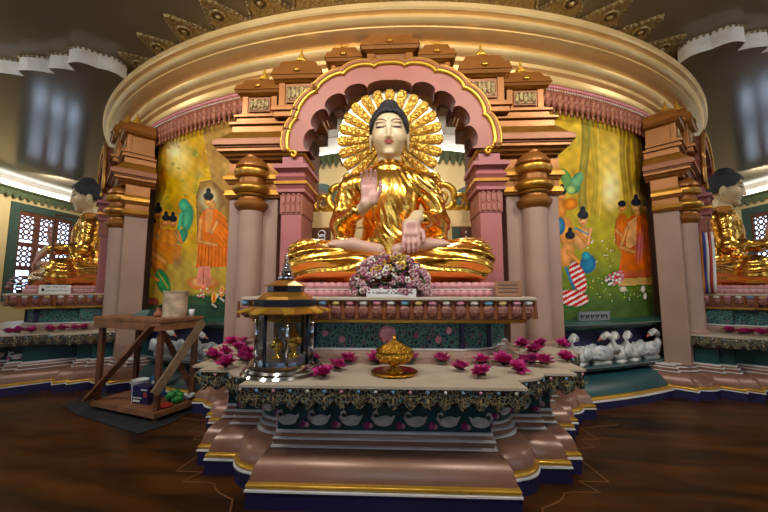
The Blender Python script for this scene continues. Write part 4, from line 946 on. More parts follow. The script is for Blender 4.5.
        fill(el(149, 283, 6, 18, .1), (.66, .44, .04)); head(148, 266, 5, True); fill(ln(148, 274, 158, 280, 2), skin); fill(el(152, 302, 8, 5), (.34, .09, .06))
        fill(np.clip((Y-292)/5, 0, 1)*(X > 168), (.02, .07, .03), .95); fill(np.clip((Y-303)/3, 0, 1), (.02, .05, .03), .9)
        for fx, fy in ((214, 297), (222, 291), (178, 300)): fill(el(fx, fy, 3.2, 7, .1), (.75, .45, .14)); fill(el(fx, fy+1, 1.4, 5), (.66, .2, .05)); fill(ln(fx-2, fy+7, fx+2, fy+10, .9), (.7, .6, .5))
        for k in range(16): fill(el(190+rng.rand()*36, 288+rng.rand()*10, 1.5, 1.3), [(.6, .2, .2), (.7, .55, .4)][k % 2], .9)
    else:
        C[:] = (.50, .33, .06); fill(np.clip(noise(10)-.0, 0, 1), (.30, .18, .03), .75); fill(np.clip((noise(8)-.4), 0, 1), (.64, .46, .10), .6)
        fill(el(613, 176, 20, 46, 0, 1.1), (.86, .68, .20)); fill(el(611, 190, 11, 24, 0, 1.), (.96, .86, .48))
        for x, w, c in ((584, 5, (.24, .20, .04)), (594, 3.2, (.46, .34, .06)), (600, 1.6, (.62, .48, .12)), (624, 3.4, (.36, .24, .05)), (630, 2.4, (.30, .17, .04)), (638, 5, (.22, .12, .03)), (646, 6, (.10, .06, .02))):
            fill((w-np.abs(X-x-2*np.sin(Y*.06+x)))/1.5*(Y < 222), c, .8)
        fill(np.clip(noise(4)-.3, 0, 1)*(Y < 150)*(X < 606), (.25, .26, .05), .75); fill(np.clip(noise(4)-.5, 0, 1)*(Y < 140)*(X > 616), (.24, .17, .03), .8)
        fill(np.clip((Y-206)/22, 0, 1), (.36, .32, .05), .92); fill(np.clip((Y-240)/40, 0, 1), (.10, .16, .03), .9); fill(np.clip((Y-286)/16, 0, 1), (.05, .10, .03), .8)
        for k in range(110): fill(el(585+rng.rand()*68, 226+rng.rand()*76, .8, .7), [(.8, .75, .5), (.55, .5, .12), (.75, .6, .55)][k % 3], .85)
        # company on the left, adoring
        fill(el(572, 186, 10, 9, .4), (.10, .26, .12)); fill(el(566, 178, 6, 12, -.5), (.14, .28, .08)); fill(el(577, 180, 6, 10, .6), (.16, .34, .16)); fill(el(571, 190, 5, 5), (.3, .42, .14))
        fill(el(561, 208, 7, 12), (.56, .24, .07)); head(562, 194, 5.5, True); fill(el(566, 232, 8, 18), (.60, .27, .09)); fill(el(560, 226, 6, 10), (.05, .16, .26))
        fill(el(570, 204, 9, 7, -.3), (.62, .22, .03)); head(583, 218, 6.6, True, (.66, .34, .15))
        fill(el(582, 238, 9.5, 14, .15), (.66, .34, .15)); fill(ln(577, 231, 588, 244, 2.6), (.60, .28, .10)); fill(ln(588, 244, 591, 229, 2), (.66, .34, .15)); fill(ln(575, 228, 588, 234, 1.2), (.05, .32, .36)); fill(ln(578, 226, 586, 232, .8), (.6, .42, .05))
        fill(el(567, 254, 8.5, 16, .3), (.64, .30, .11)); head(570, 238, 6, True); fill(ln(568, 252, 579, 262, 2.6), skin); fill(el(588, 264, 9, 11, .2), (.04, .17, .30)); fill(el(586, 256, 5, 5), (.06, .28, .34))
        m = np.maximum(np.clip(el(578, 277, 8, 18, -.35), 0, 1), np.clip(el(573, 298, 17, 9, .1), 0, 1)); fill(m, (.55, .03, .05))
        fill(m*(np.sin((X*.55+Y)*1.1) > .25), (.72, .62, .58), .9); fill(ln(566, 268, 574, 288, 1.6), (.06, .20, .38), .9)
        # group in orange on the right
        for hx, hy, w, c in ((622, 206, 5, oran), (645, 205, 5, (.58, .14, .03)), (653, 212, 5, (.4, .09, .03))):
            fill(el(hx, hy+26, 8.5, 22), c); head(hx, hy, w); fill(ln(hx-6, hy+24, hx+4, hy+34, 2), skin)
            for k in range(4): fill(ln(hx-6+4*k, hy+14, hx-7+4*k, hy+46, .5), (.3, .05, .01), .7)
        fill(el(636, 202, 11, 13, 0, .6), (.55, .42, .12), .7); fill(pl((626, 222), (632, 215), (643, 216), (652, 228), (655, 262), (655, 274), (618, 274), (622, 250)), (.56, .14, .04)); fill(pl((628, 222), (637, 216), (636, 244), (625, 252)), (.66, .34, .14)); fill(el(637, 212, 4, 5), skin); head(636, 205, 6, True, (.66, .36, .14))
        fill(ln(627, 228, 621, 246, 2.4), skin); fill(ln(621, 247, 634, 252, 2.4), skin); fill(el(640, 246, 6, 20, .1, .9), (.42, .16, .30), .55)
        for k in range(6): fill(ln(639+3*k, 224, 636+3.6*k, 262, .6), (.3, .05, .02), .75)
        fill(pl((612, 272), (655, 270), (655, 278), (614, 280)), (.50, .13, .06)); fill(pl((612, 279), (655, 277), (655, 284), (620, 286)), (.58, .36, .13))
        for k in range(34): fill(el(606+rng.rand()*17, 271+rng.rand()*14, 1.7, 1.5), [(.78, .72, .68), (.66, .22, .26), (.6, .3, .3)][k % 3])
        fill(el(623, 289, 4, 3.6), (.62, .55, .4)); fill(el(643, 289, 2.4, 4), (.75, .7, .6)); fill(el(645, 296, 2, 4), (.7, .66, .55))
    g = C.reshape(nv, nu, 3); b = g.copy()
    for _ in range(3):
        b[1:-1] = (b[:-2]+2*b[1:-1]+b[2:])/4; b[:, 1:-1] = (b[:, :-2]+2*b[:, 1:-1]+b[:, 2:])/4
    C = np.clip(g+1.1*(g-b), 0, 1).reshape(-1, 3); lum = C.mean(1, keepdims=True); C = np.clip(lum+(C-lum)*1.2, 0, 1)*1.12
    C[:] = np.clip(C*(1+.14*noise(2.2))[:, None], 0, 1)
    base = Vector((RD*math.cos(D((a0+a1)/2)), RD*math.sin(D((a0+a1)/2)), z0))
    o = np_mesh('wall_painting', [(V-A(base), Q, 0, C)], [MURAL], loc=base); return o
MURAL = attr_mat('oil_painted_plaster', .55, .25, .1)
o = painting('left'); tag(o, 'left wall painting of a seated teacher in orange and a kneeling company', 'painting', 'wall paintings between the bays')
o = painting('right'); tag(o, 'right wall painting of robed figures in a bright forest clearing', 'painting', 'wall paintings between the bays')
TAS = [mat('coppery_rose_tassel', (.40, .14, .07), .5, .1, (.29, .09, .045), 30), mat('dusky_rose_tassel', (.33, .10, .055), .5, .1, (.24, .065, .035), 30)]
# ------------------------------------------------------------------ shelves under the paintings, tassels above
def arcstrip(mb, a0, a1, prof, m=None, n=14):
    P = []; F = []; k = len(prof)
    for i in range(n+1):
        a = D(a0+(a1-a0)*i/n)
        for r, z in prof: P.append(ring_pt(r, a, z))
    for i in range(n):
        for j in range(k-1): F.append((i*k+j, (i+1)*k+j, (i+1)*k+j+1, i*k+j+1))
    F.append(tuple(range(k))); F.append(tuple(n*k+j for j in range(k))[::-1])
    return mb.add(P, F, m)
SWAN = None
def swan_mesh():
    b = MB(); b.ball((0, 0, .12), (.19, .105, .105), 12); b.tube([(-.13, 0, .15), (-.21, 0, .24), (-.20, 0, .33), (-.13, 0, .375), (-.07, 0, .34)], [.065, .05, .042, .042, .04], 8)
    b.ball((-.075, 0, .335), (.048, .036, .036), 8); b.tube([(.16, 0, .16), (.27, 0, .23)], [.06, .012], 6); b.box(-.12, .12, -.07, .07, 0, .05)
    w = MB()
    for s in (-1, 1):
        w.ball((.04, s*.095, .16), (.15, .035, .095), 8)
        for k in range(3): w.tube([(.02+.04*k, s*.11, .20-.05*k), (.20+.02*k, s*.075, .22-.05*k)], [.03, .008], 5)
    k = MB(); k.tube([(-.045, 0, .325), (.005, 0, .295)], [.02, .006], 6)
    e = MB(); [e.ball((-.062, s*.031, .35), .008, 5) for s in (-1, 1)]
    return b, w, k, e
def place_swan(a, r, z, rot, label, sc=1.):
    global SWAN
    if SWAN is None:
        b, w, k, e = swan_mesh(); SWAN = b.build('swan_figure', G['swan'], at=(0, 0, 0), smooth=True); w.build('wing', G['swanwing'], SWAN, smooth=True); k.build('beak', G['beak'], SWAN, smooth=True); e.build('eye', G['ink'], SWAN, smooth=True); o = SWAN
    else: o = copy_tree(SWAN)
    o.location = ring_pt(r, D(a), z); o.rotation_euler = (0, 0, rot); o.scale = (sc, sc, sc); tag(o, label, 'swan figure', 'white swan figures on the shelves'); return o
for side, (a0, a1) in (('left', (-117.0, -104.5)), ('right', (-75.5, -57.0))):
    am = (a0+a1)/2; base = Vector(ring_pt(8.4, D(am), 0))
    if side == 'left': a0 = -123
    sh = thing('shelf_unit', base, f'dark teal stepped shelf unit under the {side} wall painting', 'shelf', 'dark green shelf units')
    mb = MB(); arcstrip(mb, a0, a1, [(8.3, 0), (8.87, 0), (8.87, .10), (8.3, .10)]); mb.build('plinth', G['navy'], sh)
    mb = MB(); arcstrip(mb, a0, a1, [(8.1, .10), (8.885, .10), (8.885, .118), (8.1, .118)]); mb.build('white_line', G['white'], sh)
    mb = MB(); arcstrip(mb, a0, a1, [(8.1, .118), (8.86, .118), (8.875, .14), (8.86, .162), (8.1, .165)]); mb.build('gold_moulding', G['goldline'], sh)
    mb = MB(); arcstrip(mb, a0, a1, [(8.1, .165), (8.82, .165), (8.80, .20), (8.74, .28), (8.66, .34), (8.56, .375), (8.48, .385), (8.1, .39)]); mb.build('bell_moulding', G['teal'], sh, smooth=True, angle=40)
    mb = MB(); arcstrip(mb, a0, a1, [(8.1, .39), (8.52, .39), (8.58, .42), (8.63, .44), (8.645, .485), (8.63, .50), (8.1, .50)]); mb.build('swan_shelf', G['navy'] if 0 else G['teal'], sh)
    mb = MB(); arcstrip(mb, a0, a1, [(8.57, .474), (8.652, .476), (8.652, .488), (8.57, .49)]); arcstrip(mb, a0, a1, [(8.57, 1.082), (8.652, 1.084), (8.652, 1.094), (8.57, 1.096)]); mb.build('white_edge', G['silver'], sh)
    mb = MB(); arcstrip(mb, a0, a1, [(8.2, .50), (8.43, .50), (8.43, 1.0), (8.2, 1.0)]); mb.build('back_panel', G['navy'], sh)
    mb = MB(); arcstrip(mb, a0, a1, [(8.1, .98), (8.48, .98), (8.55, 1.02), (8.62, 1.06), (8.645, 1.08), (8.645, 1.10), (8.56, 1.13), (8.48, 1.15), (8.1, 1.16)]); mb.build('upper_shelf', G['green'], sh, smooth=True, angle=40)
    # tassels
    tv = thing('tassel_valance', Vector(ring_pt(8.45, D(am), 4.75)), f'rose pink tasselled valance under the cornice, above the {side} wall painting', 'valance', 'tasselled valances')
    b0, b1 = (-122.5, -103) if side == 'left' else (-77, -57.5)
    mb = MB(); arcstrip(mb, b0, b1, [(8.42, 4.60), (8.55, 4.60), (8.57, 4.64), (8.55, 4.76), (8.42, 4.76)], TAS[0]); 
    for i in range(60):
        a = D(b0+(b1-b0)*(i+.5)/60); mb.ball(ring_pt(8.56, a, 4.70), .022, 6, G['gemp']); mb.ball(ring_pt(8.57, a, 4.64), .014, 5, G['gemw'])
    mb.build('beaded_band', G['rose'], tv)
    nt_ = 26
    for i in range(nt_):
        a = D(b0+(b1-b0)*(i+.5)/nt_); mb = MB().lathe([(.012, .14), (.05, .12), (.06, .08), (.035, .04), (.04, .02), (.055, -.03), (.035, -.09), (.012, -.12), (.028, -.15), (.012, -.19), (.002, -.20)], ring_pt(8.52, a, 4.48), 8); 
        for sg in (-1, 1): mb.tube([ring_pt(8.52, a+sg*.0085, 4.60), ring_pt(8.53, a+sg*.0075, 4.5), ring_pt(8.52, a+sg*.003, 4.42)], [.02, .025, .01], 5)
        mb.build('tassel', TAS[i % 2], tv, smooth=True)
k = 0
RS = [(-73.4, .1, 'swan figure half hidden at the left end of the right shelf'), (-71.4, .4, 'second swan figure from the left on the right shelf, with upright neck'), (-68.9, 2.95, 'swan figure in the middle of the right shelf, broad side to the room'), (-66.0, .3, 'fourth swan figure from the left on the right shelf'), (-64.0, .25, 'second swan figure from the right end of the right shelf'), (-61.2, 2.95, 'large swan figure at the right end of the right shelf')]
for a, ro, lb in RS: place_swan(a, 8.53, .50, D(a)+PI/2+ro, lb, 1.15)
LS = [(-107.0, 2.9, 'swan figure on the left shelf nearest the central altar'), (-109.4, .25, 'second swan figure on the left shelf from the central altar'), (-112.0, 2.95, 'swan figure on the left shelf behind the middle of the wooden stand'), (-114.4, .2, 'swan figure on the left shelf seen under the stand top'), (-117.0, 2.9, 'swan figure on the left shelf beside the broad flat pilaster')]
for a, ro, lb in LS: place_swan(a, 8.53, .50, D(a)+PI/2+ro, lb, 1.15)
P0 = Vector(ring_pt(8.53, D(-69.3), 1.14)); R = Matrix.Translation(P0) @ Matrix.Rotation(D(-69.3)+PI/2, 4, 'Z')
mb = MB(); mb.box(-.30, .30, -.02, .02, 0, .13, None, R); pq = mb.build('silver_plaque', G['silver'], at=P0); tag(pq, 'long silver plaque lying on the green shelf under the right painting', 'plaque')
mb = MB()
for k in range(16): mb.box(-.27+.033*k, -.25+.033*k, -.024, -.02, .03+.02*(k % 3), .09-.01*(k % 2), None, R)
mb.build('engraved_lines', G['black'], pq)
# ------------------------------------------------------------------ copies of the bay for its neighbours
for o, l, r in BAY: turned(o, -PI/4, l); turned(o, PI/4, r)
ZT = .905
# ------------------------------------------------------------------ loose flowers on the altars
def petal(mb, az, el, L, w, m, cup=.25):
    R = Matrix.Rotation(az, 4, 'Z') @ Matrix.Rotation(-el, 4, 'Y'); P = []; n = 5
    for i in range(n+1):
        t = i/n; ww = w*math.sin(PI*min(1, t*.88+.1))**.8*(1-.1*t); zc = cup*L*t*t
        for u in (-1, 0, 1): P.append(R @ Vector((L*t, u*ww, zc+abs(u)*ww*.45)))
    return mb.add(P, [(i*3+j, i*3+j+1, (i+1)*3+j+1, (i+1)*3+j) for i in range(n) for j in (0, 1)], m)
BLOOMS = []
def bloom_proto(seed, m):
    rnd = random.Random(seed); mb = MB()
    for k, (cnt, el, L, w) in enumerate(((7, .12, .088, .034), (7, .55, .078, .03), (5, .95, .062, .024))):
        for i in range(cnt): petal(mb, 2*PI*i/cnt+k*.5+rnd.uniform(-.15, .15), el+rnd.uniform(-.2, .2), L*rnd.uniform(.85, 1.1), w, m)
    mb.v = [(x, y, z+.018) for x, y, z in mb.v]
    o = mb.build('lotus_flower', m, at=(0, 0, 0), smooth=True)
    c = MB(); c.ball((0, 0, .04), (.016, .016, .02), 7); c.build('flower_heart', G['magdark'] if m == G['magenta'] else G['bloomm'], o, smooth=True)
    g = MB(); 
    for i in range(4): petal(g, 2*PI*i/4+.4, .0, .045, .02, G['leaf'], .1)
    g.v = [(x, y, z+.008) for x, y, z in g.v]; g.build('sepal', G['leaf'], o); return o
PROTO = [bloom_proto(i, G['magenta'] if i < 3 else G['magdark']) for i in range(4)]; USED = set()
def place_bloom(x, y, z, label, group, sc=1., kind=None, tilt=.3):
    k = random.randrange(3) if kind is None else kind; o = PROTO[k]
    if k in USED: o = copy_tree(o)
    USED.add(k); o.location = (x, y, z+.012); o.rotation_euler = (random.uniform(-tilt, tilt), random.uniform(-tilt, tilt), random.uniform(0, 6.28)); s = sc*random.uniform(.9, 1.1); o.scale = (s, s, s)
    tag(o, label, 'flower', group); return o
FL = [(232, 345, 'magenta lotus flower at the back left corner of the altar, nearest the painting'), (238, 351, 'large magenta lotus flower in front of the left round column'), (225, 356, 'magenta lotus flower second from the left edge of the altar top'), (212, 361, 'magenta lotus flower nearest the left edge of the altar top'), (227, 368, 'magenta lotus flower lying alone at the front left curve of the altar top'),
      (250, 343, 'magenta lotus flower at the foot of the left round column'), (246, 356, 'magenta lotus flower just left of the glass lantern, in the middle of three'), (249, 364, 'magenta lotus flower beside the lantern, touching its left side at the base'), (266, 352, 'magenta lotus flower seen through the glass of the lantern'), (316, 361, 'magenta lotus flower close to the right side of the lantern'),
      (324, 378, 'magenta lotus flower at the front edge, right of the lantern base'), (336, 371, 'dark magenta lotus flower between the lantern and the gold urn'), (347, 364, 'magenta lotus flower left of the gold urn'), (376, 364, 'magenta lotus flower half hidden behind the left of the gold urn'), (411, 363, 'magenta lotus flower half hidden behind the right of the gold urn'),
      (441, 364, 'magenta lotus flower first to the right of the gold urn'), (460, 372, 'small spread magenta lotus flower alone, right of the gold urn near the front'), (478, 361, 'magenta lotus flower beneath the right end of the teal floral band'), (493, 358, 'magenta lotus flower right of and behind the one under the floral band'), (482, 378, 'magenta lotus flower at the front edge, farthest forward on the right'),
      (505, 366, 'magenta lotus flower in the middle of the right group'), (517, 373, 'magenta lotus flower at the front of the right group'), (522, 363, 'wide open magenta lotus flower in the right group'), (543, 367, 'magenta lotus flower by the right curve of the altar edge'), (536, 354, 'large dark pink lotus flower in front of the right round column'),
      (515, 344, 'magenta lotus flower behind the right group, near the round column'), (506, 351, 'purple and lavender flower at the back of the right group'), (525, 341, 'small magenta flower at the foot of the right round column, half hidden'), (541, 347, 'magenta lotus flower at the back right corner of the altar'), (549, 343, 'magenta lotus flower farthest back on the right, beside the flat pilaster'), (566, 362, 'magenta lotus flower at the far right tip of the altar top')]
for px, py, lb in FL:
    p = on_level(px, py, ZT); p[1] = min(p[1], -9.0 if abs(p[0]) > 1.45 else -10.02)
    place_bloom(p[0], p[1], ZT, lb, 'lotus flowers on the central altar', 1.2, 3 if 'purple' in lb else None)
NTH = ['first', 'second', 'third', 'fourth', 'fifth', 'sixth', 'seventh', 'eighth']
for A_, sd, sg, ys in ((-PI/4, 'left', 1, (-9.98, -9.86, -9.7, -9.52, -9.36, -9.2, -9.08)), (PI/4, 'right', -1, (-9.1, -9.24, -9.33, -9.44, -9.56, -9.74))):
    R = Matrix.Rotation(A_, 4, 'Z'); L_ = []
    for k, y in enumerate(ys):
        p = R @ Vector((sg*(1.58+.09*(k % 2)), y, ZT)); L_.append((float(sight(p)[0]), p))
    for k, (q, p) in enumerate(sorted(L_, key=lambda t: t[0])): place_bloom(p.x, p.y, ZT, f'magenta flower on the {sd} altar in front of its upper tier, {NTH[k]} from the left', f'flowers on the {sd} altar', 1.25)
# ------------------------------------------------------------------ flower arrangement and its card
BQ = Vector((.03, -9.98, 1.53)); bq = thing('flower_arrangement', BQ, 'domed arrangement of pale pink, mauve and yellow flowers before the central statue', 'flowers')
mb = MB().lathe([(.10, 0), (.13, .05), (.12, .08)], BQ, 16, sy=.6); mb.build('basket', G['wooddk'], bq, smooth=True)
rnd = random.Random(3); mb = MB()
for k in range(420):
    a = rnd.uniform(0, PI*2); e = math.asin(rnd.uniform(-.1, 1)); rr = rnd.uniform(.75, .97); c = (BQ.x+.37*rr*math.cos(a)*math.cos(e), BQ.y+.10*rr*math.sin(a)*math.cos(e), BQ.z+.05+.34*rr*math.sin(e))
    M4 = Matrix.Rotation(rnd.uniform(0, 6), 4, 'Z') @ Matrix.Rotation(rnd.uniform(-1.2, 1.2), 4, 'X'); mb.ball(c, (.035, .014, .006), 6, G['leaf'] if k % 3 else G['bloomm'], M4)
for k in range(300):
    a = rnd.uniform(PI*.95, PI*2.05); e = math.asin(rnd.uniform(-.05, 1)); mb.ball((BQ.x+.375*math.cos(a)*math.cos(e), BQ.y+.115*math.sin(a)*math.cos(e), BQ.z+.05+.35*math.sin(e)), rnd.uniform(.009, .016), 5, (G['bloomw'], G['gemw'], G['bloomm'], G['leaf'])[k % 4])
f = mb.build('foliage', G['leaf'], bq); f['kind'] = 'stuff'
n = 0
for k in range(400):
    if n >= 98: break
    a = rnd.uniform(PI*.95, PI*2.05); e = math.asin(rnd.uniform(-.05, 1)); c = Vector((BQ.x+.38*math.cos(a)*math.cos(e), BQ.y+.12*math.sin(a)*math.cos(e)-.01, BQ.z+.05+.355*math.sin(e)))
    q = rnd.random(); yel = abs(c.x-BQ.x) < .18 and q < .30 and c.z > BQ.z+.2; m = G['bloomy'] if yel else (G['bloomw'] if q < .5 else G['gemw'] if q < .66 else G['bloomm']); r = rnd.uniform(.020, .033)
    b = MB()
    for i in range(6): b.ball((c.x+r*.75*math.cos(i*1.047), c.y-.006*(i % 2), c.z+r*.75*math.sin(i*1.047)), (r*.5, r*.3, r*.5), 5, m)
    b.ball((c.x, c.y-r*.3, c.z), r*.3, 5, G['bloomm'] if m != G['bloomm'] else G['bloomw']); b.build('blossom', m, bq, smooth=True); n += 1
def card(name, c, w, h, R, lines, label, cat='sign', icon=False, tilt=.12):
    M4 = Matrix.Translation(Vector(c)) @ R @ Matrix.Rotation(-tilt, 4, 'X'); mb = MB(); mb.box(-w/2, w/2, -.006, .006, 0, h, None, M4); o = mb.build(name, G['paper'], at=c); tag(o, label, cat)
    t = MB(); rn = random.Random(len(label))
    for j in range(lines):
        z = h*(1-(j+.72)/(lines+.25)); x = -w*.44+(w*.16 if icon else 0); hh = h/(lines+.6)*.55
        while x < w*.42:
            g = rn.uniform(.5, 1.)*hh; a0 = rn.uniform(0, 6); pts = [M4 @ Vector((x+g*.45*math.cos(a), -.0085, z+g*.45+g*.42*math.sin(a))) for a in np.linspace(a0, a0+5, 8)]
            t.tube(pts, hh*.085, 4, None, False); x += g*1.05+(hh*.7 if rn.random() < .18 else 0)
    if icon: t.lathe([(.02, 0), (.035, .015), (.02, .04), (.004, .06)], M4 @ Vector((-w*.38, -.01, h*.25)), 8, sy=.2)
    t.build('lettering', G['ink'], o); return o
card('name_card', (.045, -10.10, 1.53), .46, .075, Matrix.Identity(4), 1, 'long white card with one line of dark script in front of the flower arrangement', tilt=.1)
RL = Matrix.Rotation(-PI/4, 4, 'Z')
p = RL @ Vector((1.26, -9.5, 1.53)); card('name_card', p, .40, .15, RL @ Matrix.Rotation(PI/2, 4, 'Z'), 2, 'white card with emblem and script in front of the left pedestal', icon=True, tilt=.25)
# flowers at the left edge of the left statue
p = RL @ Vector((-.0, -9.6, 1.53)); p = Vector((p.x-.66, p.y-.52, 1.53)); 
p = RL @ Vector((-.5, -10.02, 1.53)); b2 = thing('flower_arrangement', p, 'small arrangement of pale and dark red flowers at the far left edge of the photo', 'flowers')
mb = MB().lathe([(.07, 0), (.10, .05), (.09, .07)], p, 12); mb.build('basket', G['wooddk'], b2, smooth=True)
mb = MB()
for k in range(90):
    a = rnd.uniform(0, 6.28); e = math.asin(rnd.uniform(0, 1)); mb.ball((p.x+.2*math.cos(a)*math.cos(e), p.y+.2*math.sin(a)*math.cos(e), p.z+.07+.26*math.sin(e)), (.03, .03, .012), 5)
f = mb.build('foliage', G['leaf'], b2); f['kind'] = 'stuff'
for k in range(46):
    a = rnd.uniform(0, 6.28); e = math.asin(rnd.uniform(0, 1)); b = MB(); c = (p.x+.21*math.cos(a)*math.cos(e), p.y+.21*math.sin(a)*math.cos(e), p.z+.07+.27*math.sin(e))
    for i in range(5): b.ball((c[0]+.024*math.cos(i*1.26), c[1]+.024*math.sin(i*1.26), c[2]), .018, 5)
    b.build('blossom', (G['bloomw'], G['bloomm'], G['red'])[k % 3], b2, smooth=True)
# slim rod frame beside the left statue
def inL(x, y, z): return RL @ Vector((x, y, z))
fr = thing('rod_frame', inL(.7, -9.6, 1.53), 'slim dark rod frame standing in front of the left statue', 'frame')
mb = MB(); mb.tube([inL(.7, -9.6, 1.53), inL(.7, -9.6, 3.0)], .02, 6); mb.build('upright', G['wooddk'], fr); mb = MB(); mb.tube([inL(.7, -9.6, 2.99), inL(.66, -9.25, 2.99)], .018, 6); mb.build('crossbar', G['wooddk'], fr)
# ------------------------------------------------------------------ glass lantern with reliquary
LC = Vector((-.86, -10.34, ZT)); LA = thing('glass_lantern', LC, 'chrome based octagonal glass lantern with gold tiered roof on the altar left of centre', 'lantern')
mb = MB().lathe([(.345, 0), (.35, .012), (.335, .03), (.325, .032), (.325, .045), (.31, .062), (.30, .064), (.30, .078), (.28, .095), (0, .097)], LC, 48); mb.build('base', G['chrome'], LA, smooth=True, angle=35)
NV = 8; r0 = .232; zb, zt = .097, .505
for k in range(NV):
    a = 2*PI*(k+.5)/NV; p = LC+Vector((r0*math.cos(a), r0*math.sin(a), 0)); mb = MB().lathe([(.014, zb), (.014, zt)], p, 8); mb.build('post', G['black'] if k % 2 else G['chrome'], LA, smooth=True)
    a2 = 2*PI*(k+1.5)/NV; q = LC+Vector((r0*math.cos(a2), r0*math.sin(a2), 0)); P = []
    for s_ in (1., .985):
        for u in (p, q):
            for z in (zb, zt): P.append((LC.x+(u.x-LC.x)*s_, LC.y+(u.y-LC.y)*s_, LC.z+z))
    mb = MB(); mb.add(P, [(0, 2, 3, 1), (4, 5, 7, 6)]); mb.build('glass_pane', G['glass'], LA)
mb = MB().lathe([(.20, .098), (.20, .112), (.19, .118), (0, .118)], LC, 24); mb.build('inner_plate', G['silver'], LA)
def octl(prof, nm, m, n=8): mb = MB().lathe(prof, LC, n, rot=PI/8); return mb.build(nm, m, LA)
octl([(.21, .50), (.335, .497), (.34, .506), (.25, .56), (.22, .56)], 'eave', G['goldpaint'])
for k in range(8):
    a = 2*PI*(k+.5)/8; mb = MB(); c, s = math.cos(a), math.sin(a); q = lambda r, w, z: (LC.x+r*c-w*s, LC.y+r*s+w*c, LC.z+z)
    mb.add([q(.27, .05, .535), q(.27, -.05, .535), q(.36, -.035, .497), q(.395, 0, .506), q(.36, .035, .497), q(.27, .05, .548), q(.27, -.05, .548), q(.36, -.035, .508), q(.395, 0, .517), q(.36, .035, .508)], [(0, 1, 2, 3, 4), (9, 8, 7, 6, 5)]+[(i, (i+1) % 5, (i+1) % 5+5, i+5) for i in range(5)])
    mb.build('eave_tip', G['goldline'], LA)
octl([(.255, .55), (.26, .555), (.262, .605), (.255, .612), (.2, .615)], 'lower_band', G['black'])
octl([(.235, .612), (.215, .635), (.15, .675), (.1, .70)], 'gold_slope', G['goldpaint'])
octl([(.15, .672), (.155, .68), (.155, .725), (.145, .73), (.1, .73)], 'upper_band', G['black'])
octl([(.1, .728), (.175, .722), (.18, .728), (.07, .775), (.04, .785)], 'upper_roof', G['goldpaint'])
mb = MB().lathe([(.05, .78), (.075, .79), (.075, .80), (.04, .81), (.065, .822), (.062, .832), (.034, .842), (.055, .854), (.052, .862), (.028, .872), (.044, .884), (.04, .892), (.022, .90), (.034, .912), (.03, .92), (.014, .93), (.012, .95), (.02, .96), (.012, .985), (.002, 1.01)], LC, 16); mb.build('spire', G['chrome'], LA, smooth=True, angle=40)
for dx, dy, sc, lb in ((-.06, -.02, 1., 'small gold casket on the left inside the glass lantern'), (.07, .02, 1.35, 'taller gold casket on the right inside the glass lantern')):
    c = LC+Vector((dx, dy, .118)); mb = MB().lathe([(.045*sc, 0), (.045*sc, .012*sc), (.015*sc, .03*sc), (.02*sc, .06*sc), (.05*sc, .085*sc), (.055*sc, .115*sc), (.03*sc, .15*sc), (.012*sc, .165*sc), (.004*sc, .21*sc)], c, 14); o = mb.build('gold_casket', G['gold'], at=c, smooth=True); tag(o, lb, 'casket', 'gold caskets in the lantern')
# ------------------------------------------------------------------ gold urn on its saucer
UC = Vector((.075, -10.36, ZT)); U = thing('gold_urn', UC, 'round engraved gold urn with lid on a wide gold saucer, centre of the altar', 'urn')
GE = lace('engraved_gold', (.72, .40, .05), (.25, .12, .01), 70, rough=.3, metal=-1, width=.05); 
gu = mat('urn_gold', (.80, .44, .05), .22, 1., (.7, .36, .04), 8); ge = mat('engraved_urn_gold', (.78, .44, .06), .3, 1., (.42, .2, .02), 30, .8, 60, bkind='voronoi')
mb = MB().lathe([(0, 0), (.10, 0), (.185, .012), (.195, .022), (.185, .026), (.10, .018), (.08, .02)], UC, 40); mb.build('saucer', gu, U, smooth=True)
mb = MB().lathe([(.08, .018), (.075, .03), (.03, .045), (.028, .065), (.06, .08), (.125, .10), (.155, .135), (.16, .16), (.148, .185)], UC, 32); mb.build('bowl', ge, U, smooth=True)
mb = MB().lathe([(.15, .183), (.162, .19), (.148, .20), (.12, .215), (.095, .232), (.055, .25), (.035, .262), (.022, .268), (.02, .28), (.012, .29), (.014, .30), (.003, .325)], UC, 32); mb.build('lid', ge, U, smooth=True)
# small brown plaque at the right end of the ledge
PQ = Vector((1.14, -9.98, 1.53)); M4 = Matrix.Translation(PQ) @ Matrix.Rotation(-.15, 4, 'Z') @ Matrix.Rotation(-.3, 4, 'X'); mb = MB(); mb.box(-.11, .13, -.01, .01, 0, .155, None, M4); o = mb.build('plaque', G['wood'], at=PQ, bevel=.004); tag(o, 'small brown plaque leaning at the right end of the central ledge', 'plaque')
mb = MB()
for k in range(3): mb.box(-.08, .10, -.0125, -.009, .04+.035*k, .048+.035*k, None, M4)
mb.build('engraved_lines', G['ink'], o)
# folded striped flag hanging behind the right statue
RR = Matrix.Rotation(PI/4, 4, 'Z'); FC = RR @ Vector((-1.46, -8.95, 1.53))
fl = thing('striped_flag', FC, 'furled flag with blue, white, red and orange stripes behind the right statue', 'flag')
for k, m in enumerate(('orange', 'bluecloth', 'paper', 'red', 'paper')):
    mb = MB(); mb.tube([RR @ Vector((-1.50+.02*math.sin(i*.9+k), -8.86-.034*k+.01*math.cos(i*.8), 1.55+.2*i)) for i in range(6)], [.022, .026, .024, .022, .02, .016], 6); mb.build('stripe', G[m], fl, smooth=True)
mb = MB(); mb.tube([RR @ Vector((-1.44, -8.98, 1.53)), RR @ Vector((-1.44, -8.98, 2.75))], .012, 6); mb.build('pole', G['wood'], fl)
